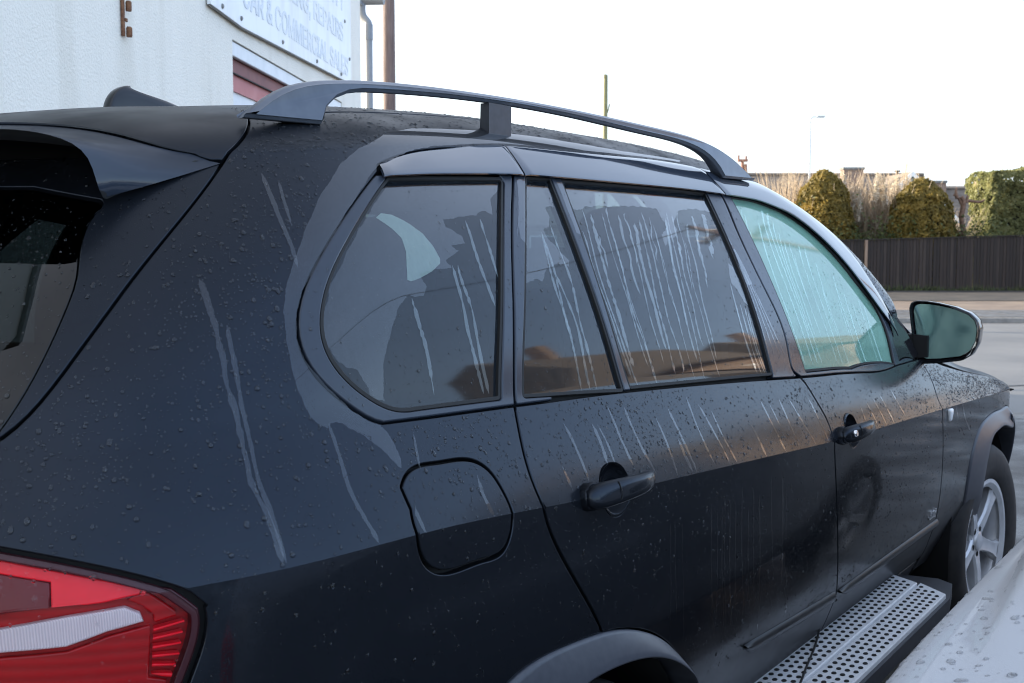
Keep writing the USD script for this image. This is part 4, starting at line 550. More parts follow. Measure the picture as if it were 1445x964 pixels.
# outlines of the body panels, as (s, v) on the skin
CURVES = {
    'tail_seam': [(1.0199, 2.4134), (0.9899, 2.3225), (0.9478, 2.1596), (0.9239, 2.0476), (0.9055, 1.9716), (0.8899, 1.9194), (0.8656, 1.8129), (0.845, 1.7115), (0.8273, 1.6308), (0.8071, 1.5328), (0.7895, 1.4487), (0.7765, 1.4017), (0.7618, 1.3711), (0.7497, 1.3565), (0.7183, 1.3356)],
    'lamp_top': [(0.7332, 1.1474), (0.7651, 1.1339), (0.8034, 1.1139), (0.8483, 1.0851), (0.884, 1.0578), (0.9223, 1.0293), (0.9463, 1.0059), (0.9642, 0.9873), (0.9759, 0.967)],
    'lamp_side': [(0.9759, 0.967), (0.9801, 0.9412), (0.9764, 0.9143), (0.9661, 0.8717), (0.9614, 0.8503), (0.956, 0.8258)],
    'rear_arch_back': [(1.36, 0.4), (1.38, 0.52), (1.44, 0.615), (1.4931, 0.6727), (1.5463, 0.685), (1.6191, 0.6958), (1.7047, 0.6944), (1.7574, 0.6902)],
    'rear_arch_front': [(1.7574, 0.6902), (1.8183, 0.6779), (1.8854, 0.6545), (1.9594, 0.615), (2.0249, 0.5612), (2.0749, 0.4971), (2.1157, 0.4336), (2.155, 0.36), (2.18, 0.28)],
    'c_gap': [(1.8006, 2.0416), (1.769, 1.976), (1.6637, 1.8005), (1.5972, 1.561), (1.5763, 1.33), (1.5716, 1.2675), (1.5677, 1.2454), (1.5612, 1.1827), (1.5602, 1.1142), (1.5662, 1.0499), (1.572, 0.9932), (1.6028, 0.931), (1.6466, 0.8607), (1.6929, 0.7921), (1.7323, 0.7359), (1.7574, 0.6902)],
    'b_gap': [(2.9078, 2.1394), (2.8585, 1.9858), (2.8472, 1.9391), (2.7708, 1.7747), (2.744, 1.5784), (2.7629, 1.3659), (2.7594, 1.2624), (2.8013, 1.2367), (2.8389, 1.1485), (2.8612, 1.0788), (2.8621, 1.0215), (2.866, 0.9547), (2.8911, 0.7978), (2.9232, 0.6077), (2.9845, 0.4122), (2.9874, 0.3768)],
    'f_gap': [(3.8217, 1.6422), (3.8764, 1.7458), (3.8986, 1.5157), (3.878, 1.0979), (3.8862, 1.0053), (3.8957, 0.9205), (3.9122, 0.8026), (3.9175, 0.671), (3.9251, 0.5514), (3.9387, 0.3826), (3.9822, 0.2247), (3.9761, 0.1552)],
    'belt': [(1.2586, 1.2782), (1.359, 1.2722), (1.4479, 1.27), (1.5716, 1.2675), (1.7247, 1.2688), (1.946, 1.2674), (2.2782, 1.2562), (2.5802, 1.245), (2.8029, 1.2391), (3.1727, 1.2384), (3.5768, 1.3134), (3.8217, 1.6422)],
    'q_outer': [(1.2239, 1.9297), (1.2147, 1.9182), (1.1482, 1.8254), (1.106, 1.7145), (1.0851, 1.6287), (1.0817, 1.5794), (1.0906, 1.5156), (1.1111, 1.4568), (1.1519, 1.3914), (1.1972, 1.3284), (1.2302, 1.2932), (1.2586, 1.2782)],
    'q_inner': [(1.2561, 1.912), (1.2042, 1.8521), (1.1599, 1.7552), (1.1286, 1.6532), (1.1204, 1.5824), (1.1261, 1.5232), (1.1492, 1.463), (1.1929, 1.3948), (1.2364, 1.3389), (1.2705, 1.3126), (1.3156, 1.2983)],
    'q_glass_bottom': [(1.3156, 1.2983), (1.4166, 1.2953), (1.5337, 1.2933)],
    'q_glass_front': [(1.5337, 1.2933), (1.5443, 1.4104), (1.5784, 1.641), (1.6803, 1.9027)],
    'q_glass_top': [(1.6803, 1.9027), (1.4256, 1.9063), (1.2561, 1.912)],
    'drip': [(1.2262, 1.9497), (1.3451, 1.9805), (1.5197, 1.9963), (1.7595, 2.0216), (1.7966, 2.0288), (2.0762, 2.0389), (2.3978, 2.0781), (2.7439, 2.1224), (2.8777, 2.1321), (3.1266, 2.1598), (3.3886, 2.3266), (3.498, 2.3068), (3.5881, 2.2354), (3.6214, 2.0905), (3.6625, 1.9343), (3.6913, 1.8876), (3.7312, 1.7844)],
    'visor_low': [(1.2171, 1.922), (1.4289, 1.9166), (1.7245, 1.9209), (1.7329, 1.9189), (1.9975, 1.9207), (2.2838, 1.9225), (2.5999, 1.926), (2.7496, 1.931), (2.8447, 1.9373), (3.0739, 1.9507), (3.246, 1.9651), (3.3765, 1.9816), (3.4689, 1.9387), (3.536, 1.8426), (3.6073, 1.7405), (3.6521, 1.7219), (3.7185, 1.6823)],
    'drip_r': [(1.2262, 1.9497), (1.3451, 1.9805), (1.5197, 1.9963), (1.7595, 2.0216), (1.7966, 2.0288), (2.0762, 2.0389), (2.3978, 2.0781), (2.7439, 2.1224), (2.8777, 2.1321), (3.1266, 2.1598), (3.3886, 2.3266), (3.498, 2.3068), (3.5881, 2.2354), (3.6214, 2.0905), (3.6625, 1.9343), (3.6913, 1.8876), (3.7312, 1.7844)],
    'sail': [(3.6584, 1.8124), (3.6711, 1.7933), (3.7172, 1.8313), (3.802, 1.9108), (3.8706, 1.8532), (3.8056, 1.6062), (3.6392, 1.386), (3.629, 1.4733), (3.6382, 1.6444)],
    'fuel': [(1.2726, 1.1172), (1.2805, 1.139), (1.3037, 1.1548), (1.3542, 1.1562), (1.4045, 1.1519), (1.4277, 1.148), (1.4521, 1.1329), (1.4678, 1.1065), (1.4807, 1.0584), (1.4895, 1.0073), (1.4923, 0.9819), (1.4884, 0.9515), (1.4693, 0.9323), (1.4238, 0.9249), (1.3716, 0.9255), (1.3264, 0.9268), (1.3056, 0.9387), (1.2915, 0.965), (1.284, 1.0019), (1.2812, 1.0616)],
    'front_arch': [(4.36, 0.1), (4.7561, 0.0106), (4.3373, 0.3551), (4.2952, 0.5819), (4.334, 0.7129), (4.4151, 0.8235), (4.5412, 0.8692), (4.7119, 0.8933), (4.8551, 0.8881), (4.95, 0.9), (5.1, 0.84), (5.2, 0.7), (5.26, 0.5), (5.29, 0.2)],
    'trim_rear': [(2.3768, 0.4415), (2.6251, 0.4319), (2.9595, 0.4181)],
    'trim_front': [(3.0007, 0.4123), (3.3963, 0.4237), (3.946, 0.4365)],
    'roof_seam': [(1.0199, 2.4134), (1.0207, 2.4259), (1.0323, 2.5035), (1.0229, 2.5689), (1.0162, 2.5883)],
    'cap_low': [(0.5298, 2.5932), (0.586, 2.5461), (0.6334, 2.4927), (0.6922, 2.3911), (0.7438, 2.255), (0.7952, 2.1065), (0.8482, 2.0025), (0.905, 1.9755)],
    'rear_glass_side': [(0.7518, 1.8834), (0.7411, 1.8578), (0.7432, 1.8056), (0.7542, 1.7342), (0.765, 1.6989), (0.7676, 1.6347), (0.7667, 1.5246), (0.7602, 1.4438), (0.747, 1.3774), (0.7205, 1.3167)],
    'handle_rear': [(1.7878, 1.0088)],
    'handle_front': [(3.0085, 1.0158)],
    'repeater': [(3.9787, 0.9662)],
    'badge': [(3.8141, 0.4697)],
    'rear_flare_inner': [(1.46, 0.3), (1.5, 0.42), (1.674, 0.6117), (1.7348, 0.6194), (1.8248, 0.61), (1.9121, 0.5873), (1.9901, 0.5499), (2.051, 0.4986), (2.1001, 0.4441), (2.1, 0.3), (2.1, 0.2)],
    'front_flare_inner': [(4.46, 0.1), (4.43, 0.25), (4.8516, 0.1457), (4.4745, 0.487), (4.4819, 0.6318), (4.5361, 0.7513), (4.6452, 0.7895), (4.8051, 0.7927), (4.9989, 0.7701), (4.95, 0.82), (5.06, 0.76), (5.14, 0.64), (5.19, 0.45), (5.21, 0.2)],
    'spoiler_root': [(0.52, 2.0), (0.7067, 1.8608), (0.7508, 1.8871), (0.7921, 1.9273), (0.8278, 1.9562), (0.8659, 1.9782)],
    'lamp_white': [(0.7329, 0.9715), (0.7639, 0.9754), (0.8306, 0.9821), (0.8923, 0.9848), (0.9096, 0.972), (0.9205, 0.9584), (0.8755, 0.9511), (0.8317, 0.9369), (0.7956, 0.9374), (0.7654, 0.9382), (0.7343, 0.9372)],
    'lamp_bright': [(0.7337, 1.1214), (0.7652, 1.1079), (0.8156, 1.0792), (0.8752, 1.0424), (0.9247, 1.0058), (0.8952, 1.0034), (0.8669, 0.9978), (0.8109, 0.995), (0.763, 0.9935), (0.7321, 0.9886)],
    'lamp_box': [(0.7336, 1.0923), (0.7648, 1.0772), (0.8125, 1.0532), (0.8109, 0.996), (0.7629, 0.9945), (0.7321, 0.9896)],
    'lamp_ridge_zone': [(0.9231, 0.9497), (0.961, 0.9565), (0.9535, 0.8619), (0.9233, 0.8742)],
    'fq_glass_0': [(1.7932, 1.9118), (1.9044, 1.913)],
    'fq_glass_1': [(1.9044, 1.913), (1.8892, 1.8245), (1.8792, 1.6546), (1.894, 1.46), (1.917, 1.2683)],
    'fq_glass_2': [(1.917, 1.2683), (1.7283, 1.2821), (1.598, 1.2908)],
    'fq_glass_3': [(1.598, 1.2908), (1.6256, 1.4999), (1.685, 1.7168), (1.7932, 1.9118)],
    'rd_glass_0': [(1.9595, 1.9093), (2.2049, 1.9135), (2.4691, 1.9177), (2.7441, 1.9263)],
    'rd_glass_1': [(2.7441, 1.9263), (2.6851, 1.7765), (2.6476, 1.6326), (2.6278, 1.4556), (2.6273, 1.2602)],
    'rd_glass_2': [(2.6273, 1.2602), (2.2494, 1.2677), (1.9457, 1.2738)],
    'rd_glass_3': [(1.9457, 1.2738), (1.9232, 1.448), (1.916, 1.6397), (1.9313, 1.7927), (1.9595, 1.9093)],
    'fd_glass_0': [(2.9067, 1.9298), (3.0598, 1.9386), (3.2311, 1.9484), (3.3437, 1.9411), (3.4303, 1.8893), (3.4905, 1.7875), (3.5585, 1.7191)],
    'fd_glass_1': [(3.5585, 1.7191), (3.5864, 1.6244), (3.5914, 1.4588), (3.5853, 1.332)],
    'fd_glass_2': [(3.5853, 1.332), (3.1845, 1.2561), (2.8438, 1.2587)],
    'fd_glass_3': [(2.8438, 1.2587), (2.8231, 1.4007), (2.8144, 1.5804), (2.8476, 1.762), (2.9067, 1.9298)],
    'spoiler_edge': [(0.6163, 1.8808, 0.13), (0.6561, 1.8749, 0.13), (0.7061, 1.8836, 0.115), (0.7272, 1.8965, 0.09), (0.742, 1.8913, 0.072), (0.7529, 1.8703, 0.055), (0.7597, 1.8618, 0.022)],
    'cord3': [(-1.6338, -0.924, 0.5615), (-1.5617, -0.8724, 0.504), (-1.759, -0.9143, 0.474), (-1.8838, -0.9417, 0.474), (-1.9843, -0.965, 0.474), (-2.0661, -0.9821, 0.474)],
    'visor_low_off': [(1.2021, 1.9078), (1.4053, 1.9024), (1.6922, 1.906), (1.7004, 1.904), (1.9596, 1.9044), (2.2435, 1.9059), (2.5552, 1.9083), (2.703, 1.9122), (2.7965, 1.9175), (3.0221, 1.9266), (3.1925, 1.9287), (3.3231, 1.9259), (3.4172, 1.8806), (3.487, 1.7846), (3.5595, 1.6789), (3.6045, 1.6468), (3.6715, 1.5975)],
}
# ---------------------------------------------------------------- panels cut from the skin
KV = .62                                                   # metres of V per unit of v: traced outlines are in (s, V = v * KV)
_de, _dV = .034, KV / 20
def _uvP(uv, side, off):
    v = uv[:, 1] / KV
    v = np.minimum(v, 1 - 1e-6) if side < 0 else np.maximum(v, 1 + 1e-6)
    p, n = PN(np.clip(uv[:, 0], .0015, S_END - .0015), np.clip(v, .01, 2.999))
    return p + n * off, n
def _fill(poly, side, off, step):
    x0, y0, x1, y1 = poly.bounds
    gx = np.arange(math.floor(x0 / step), math.ceil(x1 / step) + 1) * step
    gy = np.arange(math.floor(y0 / _dV), math.ceil(y1 / _dV) + 1) * _dV
    A, B = np.meshgrid(np.arange(len(gx) - 1), np.arange(len(gy) - 1), indexing='ij'); A, B = A.ravel(), B.ravel()
    cells = shapely.box(gx[A], gy[B], gx[A + 1], gy[B + 1])
    shapely.prepare(poly)
    inside = shapely.contains_properly(poly, cells); edge = shapely.intersects(poly, cells) & ~inside
    tris = []
    for a, b in zip(A[inside], B[inside]):
        q = [(gx[a], gy[b]), (gx[a + 1], gy[b]), (gx[a + 1], gy[b + 1]), (gx[a], gy[b + 1])]
        tris += [(q[0], q[1], q[2]), (q[0], q[2], q[3])]
    cut = shapely.intersection(poly, cells[edge])
    for g in shapely.get_parts(shapely.constrained_delaunay_triangles(cut[~shapely.is_empty(cut)])):
        for t in getattr(g, 'geoms', [g]):
            if t.geom_type == 'Polygon' and t.area > 1e-9:
                tris.append(tuple(t.exterior.coords[:3]))
    if not tris: return None
    T = np.array(tris); a = (T[:, 1] - T[:, 0]); b = (T[:, 2] - T[:, 0]); flip = a[:, 0] * b[:, 1] - a[:, 1] * b[:, 0] < 0
    T[flip] = T[flip][:, ::-1]
    uv, ix = np.unique(np.round(T.reshape(-1, 2), 6), axis=0, return_inverse=True)
    p, n = _uvP(uv, side, off)
    f = ix.reshape(-1, 3)
    g = np.cross(p[f[:, 1]] - p[f[:, 0]], p[f[:, 2]] - p[f[:, 0]]); bad = (g * n[f[:, 0]]).sum(1) < 0
    f[bad] = f[bad][:, ::-1]
    return p, f, n
def polys(g):
    return [x for x in getattr(g, 'geoms', [g]) if x.geom_type == 'Polygon' and x.area > 1e-6]
def panel(region, off=0.0, lip=.012, r=.0022, step=_de):
    """sheet of the skin over region, edges rolled over by r and turned in by lip: (vertices, faces, normals)"""
    V, F, N, k = [], [], [], 0
    def add(p, f, n):
        nonlocal k
        V.append(p); F.append(np.asarray(f) + k); N.append(n); k += len(p)
    for poly in polys(region):
        main = poly.buffer(-r, join_style='mitre') if r else poly
        for mp in polys(main):
            for side, clip in ((-1, shapely.box(-9, -9, 19, KV)), (1, shapely.box(-9, KV, 19, 99))):
                for q in polys(mp.intersection(clip)):
                    got = _fill(q, side, off, step)
                    if got: add(*got)
            if not lip: continue
            for ring in [mp.exterior, *mp.interiors]:
                c = np.array(shapely.segmentize(LineString(ring.coords), .018).coords)[:-1]
                if len(c) < 3: continue
                t = np.roll(c, -1, 0) - np.roll(c, 1, 0); t /= np.maximum(np.linalg.norm(t, axis=1, keepdims=True), 1e-9)
                ou = np.stack([t[:, 1], -t[:, 0]], 1)
                ta, tb = c - np.roll(c, 1, 0), np.roll(c, -1, 0) - c
                probe = shapely.points(c + ou * 1e-4); inn = shapely.contains(mp, probe)
                if inn.mean() > .5: ou = -ou
                side = np.where(c[:, 1] < KV - 1e-9, -1, 1)
                p = np.zeros((len(c), 3)); n = p.copy(); o = p.copy()
                for sd in (-1, 1):
                    w = side == sd
                    if w.any():
                        p[w], n[w] = _uvP(c[w], sd, off); q, _ = _uvP(c[w] + ou[w] * 2e-3, sd, off); o[w] = q - p[w]
                o -= n * (o * n).sum(1, keepdims=True); o /= np.maximum(np.linalg.norm(o, axis=1, keepdims=True), 1e-9)
                rows = [(p, n)] + [(p + o * r * math.sin(a) - n * r * (1 - math.cos(a)), n * math.cos(a) + o * math.sin(a)) for a in (PI / 4, PI / 2)] + [(p + o * r - n * lip, o)]
                m = len(c); vv = np.vstack([x[0] for x in rows]); nn = np.vstack([x[1] for x in rows]); ff = []
                j = np.arange(m); j2 = (j + 1) % m
                for i in range(len(rows) - 1):
                    ff += [np.stack([i * m + j, i * m + j2, (i + 1) * m + j2], 1), np.stack([i * m + j, (i + 1) * m + j2, (i + 1) * m + j], 1)]
                ff = np.vstack(ff); g = np.cross(vv[ff[:, 1]] - vv[ff[:, 0]], vv[ff[:, 2]] - vv[ff[:, 0]]); bad = (g * nn[ff[:, 0]]).sum(1) < 0
                ff[bad] = ff[bad][:, ::-1]
                add(vv, ff, nn)
    return np.vstack(V), np.vstack(F), np.vstack(N)
def mirror(m):
    if isinstance(m, tuple):
        return (m[0] * [1, -1, 1], m[1][:, ::-1], m[2] * [1, -1, 1])
    q = m.copy(); q.vertices = q.vertices * [1, -1, 1]; q.invert(); return q
def K(name, n=None, s=.0011):
    """a traced line of the body in (s, V), smoothed"""
    p = np.array(CURVES[name], float) * [1, KV]
    d = np.linalg.norm(np.diff(p, axis=0), axis=1).sum()
    return smooth_curve(p, n or max(12, int(d / .018)), s) if len(p) > 3 else p
def KR(name):
    return np.array(CURVES[name], float) * [1, KV]
def uv(*pts):
    return np.array([(s, v * KV) for s, v in pts])
def poly(*lines):
    g = Polygon(np.vstack(lines))
    return g if g.is_valid else g.buffer(0)
def upto(line, pt):
    """part of a line up to the point nearest pt"""
    i = np.argmin(((line - pt) ** 2).sum(1)); return line[:i + 1]
def since(line, pt):
    i = np.argmin(((line - pt) ** 2).sum(1)); return line[i:]
def near(line, pt):
    return line[np.argmin(((line - pt) ** 2).sum(1))]
def cut(region, *lines, gap=.0024):
    for l in lines: region = region.difference(LineString(l).buffer(gap, cap_style='flat'))
    return region
def rounded(g, r):
    return g.buffer(-r).buffer(2 * r).buffer(-r)

seam, ltop, lside = K('tail_seam'), K('lamp_top'), K('lamp_side')
arb, arf, cgap, bgap, fgap = K('rear_arch_back'), K('rear_arch_front'), K('c_gap'), K('b_gap'), K('f_gap')
belt, qout, drip, vlow = K('belt', 160), K('q_outer'), K('drip', 160), K('visor_low', 160)
farch = K('front_arch')
GAPW = .0023
c_top, c_belt = cgap[0], near(cgap, belt[np.argmin(((belt[:, None] - cgap[None]) ** 2).sum(-1).min(1))])
b_belt = near(bgap, belt[np.argmin(((belt[:, None] - bgap[None]) ** 2).sum(-1).min(1))])
SILL = .22 * KV
glass_q = rounded(poly(KR('q_glass_top')[-1:], K('q_inner', 60, .002), KR('q_glass_bottom'), K('q_glass_front', 20, .002), KR('q_glass_top')), .006)
glass_f, glass_r, glass_d = (rounded(poly(*[K(f'{n}_{k}', 24, .0006) for k in range(4)]), .005) for n in ('fq_glass', 'rd_glass', 'fd_glass'))
sail = rounded(poly(KR('sail')), .004)
AP = uv((3.80, 2.18), (3.72, 2.42), (3.60, 2.50), (3.40, 2.52), (3.2, 2.50), (2.9, 2.46), (2.4, 2.44), (1.8, 2.44), (1.3, 2.44), (1.02, 2.42))
upper_low = np.vstack([qout[::-1], vlow[1:]])
# quarter panel with the strip of body over the doors
quarter = poly(KR('roof_seam')[:1], seam, uv((.62, 1.25), (.62, 1.17)), ltop, lside, uv((.99, .62), (1.1, .46)), arb, upto(cgap[::-1], c_belt), upto(belt, c_belt)[::-1], qout[::-1], drip, AP)
rear_door = poly(since(cgap, c_belt), arf, uv((2.2, .22)), np.array([[bgap[-1, 0] + .01, SILL]]), since(bgap, b_belt)[::-1], upto(since(belt, c_belt), b_belt)[::-1])
front_door = poly(since(bgap, b_belt), np.array([[bgap[-1, 0] + .01, SILL]]), np.array([[fgap[-1, 0], SILL]]), fgap[::-1], since(belt, b_belt)[::-1])
fender = poly(fgap, uv((fgap[-1, 0], .14)), farch, uv((5.62, .35), (5.70, .8), (5.68, 1.5), (5.55, 2.02), (5.2, 2.05), (4.6, 2.05), (4.2, 2.05), (3.98, 2.06)))
sillp = poly(uv((2.2, .20), (bgap[-1, 0], .20), (fgap[-1, 0], .20), (fgap[-1, 0], .02), (2.2, .02)))
frames = poly(qout, since(belt, qout[-1]), vlow[::-1])
visor = poly(drip, vlow[::-1])
frame_all = cut(frames.difference(visor.buffer(.0005)), cgap, bgap, gap=.0026)
vis_all = cut(visor, cgap, bgap, gap=.002)
def by_station(region, ref_s):
    """split what the door gaps have cut, from the tail forwards"""
    g = sorted(polys(region), key=lambda q: -q.area)[:ref_s]
    return sorted(g, key=lambda q: q.centroid.x)
flap = rounded(poly(K('fuel', 90, .0017)), .004)
def handle_spot(c):
    p, n = PN(c[0], c[1] / KV); e = .02
    t = P(c[0] + e, c[1] / KV) - P(c[0] - e, c[1] / KV); t /= np.linalg.norm(t); n = n + PN(c[0], c[1] / KV - .08)[1]; n /= np.linalg.norm(n); u = np.cross(n, t) * 1.0
    u = u if u[2] > 0 else -u
    k = np.linalg.norm(P(c[0], (c[1] + .02) / KV) - P(c[0], (c[1] - .02) / KV)) / .04
    return p, t, u / np.linalg.norm(u), n, k
SPOTS = [np.array(x) * [1, KV] for x in (CURVES['handle_rear'][0], CURVES['handle_front'][0])]
def cup_poly(c):
    k = handle_spot(c)[4]; a = np.linspace(0, 2 * PI, 48, endpoint=False)
    return Polygon(np.stack([c[0] + .004 + .050 * np.cos(a), c[1] + .002 + .044 / k * np.sin(a)], 1))
quarter_cut = quarter.difference(flap.buffer(GAPW / 2))
def shut(g): return g.buffer(-GAPW, join_style='mitre')

suv = thing('parked_suv', 'wet black estate car with roof rails filling the picture, rain drops all over it', 'car')
def both(name, m, mt, parent=suv, **kw):
    o = obj(name, m, mt, parent, **kw); q = obj(name, mirror(m), mt, parent, **kw); return o, q
both('quarter_panel', panel(shut(quarter_cut)), PAINT)
flap_o = obj('fuel_flap', panel(flap.buffer(-GAPW / 2)), PAINT, suv)
doors = [both('rear_door', panel(shut(rear_door).difference(cup_poly(SPOTS[0]))), PAINT)[0], both('front_door', panel(shut(front_door).difference(cup_poly(SPOTS[1]))), PAINT)[0]]
both('front_wing', panel(shut(fender)), PAINT)
both('sill', panel(sillp, off=-.004), SATIN)
# roof, bonnet, screens
roof = poly(uv((1.02, 2.44), (1.3, 2.46), (1.8, 2.46), (2.4, 2.46), (2.9, 2.48), (3.2, 2.52), (3.30, 2.56), (3.36, 2.75), (3.38, 2.995), (.9, 2.995), (.98, 2.7)))
rm = panel(roof); obj('roof_panel', (np.vstack([rm[0], mirror(rm)[0]]), np.vstack([rm[1], mirror(rm)[1] + len(rm[0])]), np.vstack([rm[2], mirror(rm)[2]])), PAINT, suv)
scr = poly(uv((3.41, 2.995), (3.40, 2.75), (3.36, 2.57), (3.42, 2.54), (3.60, 2.52), (3.73, 2.44), (3.83, 2.25), (3.92, 2.28), (4.02, 2.6), (4.05, 2.995)))
rm = panel(scr, off=-.003, lip=.004); obj('windscreen', (np.vstack([rm[0], mirror(rm)[0]]), np.vstack([rm[1], mirror(rm)[1] + len(rm[0])]), np.vstack([rm[2], mirror(rm)[2]])), SCREEN, suv)
bon = poly(uv((4.0, 2.08), (4.6, 2.07), (5.2, 2.07), (5.55, 2.04), (5.72, 2.05), (5.8, 2.995), (4.09, 2.995), (4.05, 2.6), (3.95, 2.28)))
rm = panel(bon); obj('bonnet', (np.vstack([rm[0], mirror(rm)[0]]), np.vstack([rm[1], mirror(rm)[1] + len(rm[0])]), np.vstack([rm[2], mirror(rm)[2]])), PAINT, suv)
fb = poly(uv((5.30, .05), (5.33, .5), (5.63, .36), (5.72, .8), (5.71, 1.2), (6.05, 1.2), (6.09, .05)))
both('front_bumper', panel(fb, off=.004), PAINT)
hl = poly(uv((5.71, 1.25), (5.70, 1.95), (5.98, 1.95), (6.0, 1.25)))
both('headlight', panel(hl, off=-.002), SCREEN)
# tail: boot lid, its glass, the cap of the spoiler, bumper
glin = K('rear_glass_side')
cap_low = K('cap_low')
tg = poly(uv((.002, 2.06), (.5, 2.06)), np.array([cap_low[-1]]), since(seam, cap_low[-1]), uv((.62, 1.22), (.60, .72), (.002, .72)))
rglass = rounded(poly(uv((.002, 1.98)), uv((.62, 1.93)), glin, uv((.55, 1.29), (.002, 1.27))), .01)
both('boot_lid', panel(shut(tg).difference(rglass.buffer(.002))), PAINT)
RGLASS = pane('rear_glass', (.07, .08, .08), .01)
both('rear_window', panel(rglass, off=-.002, lip=.006), RGLASS)
capt = poly(KR('roof_seam')[::-1], seam[:1], upto(seam, cap_low[-1]), cap_low[::-1], uv((.30, 2.66), (.002, 2.68), (.002, 2.995), (.86, 2.995), (.95, 2.7)))
both('spoiler_cap', panel(capt.buffer(-.0016, join_style='mitre'), off=.004), PAINT)
bp = poly(lside[-1:], uv((.99, .62), (1.1, .46), (1.34, .40), (1.33, .05), (.002, .05), (.002, .69), (.62, .69), (.925, .68)))
both('rear_bumper', panel(shut(bp), off=.002), PAINT)
# dark lining behind every gap, with the window openings
arch_r = poly(arb, arf, uv((2.2, .02), (1.34, .02))); arch_f = poly(farch, uv((5.30, .02), (4.36, .02)))
lamp_reg = poly(uv((.62, 1.17)), ltop, lside, uv((.945, .75), (.925, .70), (.62, .72)))
lining = poly(uv((.002, .04), (6.05, .04), (6.05, 2.995), (.002, 2.995)))
for w in (glass_q, glass_f, glass_r, glass_d): lining = lining.difference(w.buffer(-.011))
lining = lining.difference(scr.buffer(-.03)).difference(rglass.buffer(-.03)).difference(arch_r).difference(arch_f).difference(lamp_reg.buffer(-.01))
for c in SPOTS: lining = lining.difference(cup_poly(c).buffer(.004))
both('lining', panel(lining, off=-.017, lip=0, r=0, step=.06), SHELL)
# window frames, seals, glass
fr = by_station(frame_all, 3)
for nm, reg, gl in zip(('quarter_window_frame', 'rear_window_frame', 'front_window_frame'), fr, ((glass_q,), (glass_f, glass_r), (glass_d, sail))):
    for g in gl: reg = reg.difference(g.buffer(.0035))
    for piece in (q for q in polys(reg.buffer(-.0037, join_style='mitre').buffer(.0033, join_style='mitre')) if q.buffer(-.0035).area > 1e-4): both(nm, panel(piece, off=.0025, r=.003, lip=.018), FRAME)
for g in (glass_q, glass_f, glass_r, glass_d):
    both('window_seal', panel(g.buffer(.003).difference(g.buffer(-.0035)), off=.0005, r=.0012, lip=.01, step=.06), RUBBER)
FARGLASS = pane('far_side_glass', (.15, .19, .19), .03)
for nm, g, mt in (('quarter_window', glass_q, PRIVACY), ('rear_door_vent_window', glass_f, PRIVACY), ('rear_door_window', glass_r, PRIVACY), ('front_door_window', glass_d, FOGGED)):
    a, b = obj(nm, panel(g, off=-.005, lip=0, r=0), mt, suv), obj(nm, mirror(panel(g, off=-.005, lip=0, r=0)), FARGLASS if mt is PRIVACY else pane('side_glass', (.72, .84, .82), .02, haze=.35, haze_color=(.6, .75, .72)), suv)
both('mirror_sail', panel(sail, off=.001, lip=.01), GLOSS)
def deflector(s0, s1):
    """smoked strip over a window: its lower edge stands away from the glass, so that it faces the sky"""
    g = np.linspace(s0, s1, 60)
    def on(line, x):
        o = np.argsort(line[:, 0]); return np.interp(x, line[o, 0], line[o, 1])
    tu, tl = on(DT, g), on(DL, g); rows = []
    for k, off in ((0, -.006), (0, .0005), (.05, .002), (.2, .0045), (.45, .0085), (.75, .0118), (.95, .0134), (1.0, .0125), (1.0, .009), (.7, .006), (.3, .002)):
        p, n = PN(g, (tu * (1 - k) + tl * k) / KV); ends = np.clip(np.minimum(g - s0, (s1 - g)) / .02, 0, 1) ** .5
        rows.append(p + n * off * (.75 + .25 * ends[:, None]))
    m = loft(np.array(rows).transpose(1, 0, 2), closed=False, caps=False); m.fix_normals()
    return m
apex = np.argmax(drip[:, 0]); vlo = K('visor_low_off', 160); DT, DL = drip[:apex + 1], vlo[:np.argmax(vlo[:, 0]) + 1]
sC, sB = near(cgap, DL[np.argmin(abs(DL[:, 0] - cgap[0, 0]))])[0], near(bgap, DL[np.argmin(abs(DL[:, 0] - bgap[1, 0]))])[0]
for s0, s1 in ((max(DT[0, 0], DL[0, 0]) + .004, sC - .003), (sC + .003, sB - .003), (sB + .003, min(DT[-1, 0], DL[-1, 0]) - .002)):
    m = deflector(s0, s1); both('wind_deflector', m, DEFL, smooth=50)
# flares over the wheels
def flare(outer, inner):
    o, i = np.asarray(outer), np.asarray(inner); m = 70
    o, i = smooth_curve(o, m, .001), smooth_curve(i, m, .001)
    rows = []
    for k, off in ((0, -.010), (0, .002), (.10, .006), (.4, .016), (.7, .0245), (.9, .0285), (.97, .027), (1.0, .020)):
        q = o * (1 - k) + i * k
        p, n = PN(q[:, 0], np.clip(q[:, 1] / KV, .02, 2)); nn = n.copy(); nn[:, 2] *= .5; nn /= np.linalg.norm(nn, axis=1, keepdims=True)
        rows.append(p + nn * off)
    rows.append(rows[-1] + np.array([0, .05, 0])); rows.append(rows[-1] + np.array([0, .10, 0]))
    return loft(rows, closed=False, caps=False)
ro = np.vstack([arb, arf[1:]]); ri = KR('rear_flare_inner')
fo = farch[::1]; fi = KR('front_flare_inner')
for nm, o_, i_ in (('rear_arch_flare', ro, ri), ('front_arch_flare', fo, fi)):
    m = flare(o_, i_); m.fix_normals()
    both(nm, m, FLARE, smooth=50)
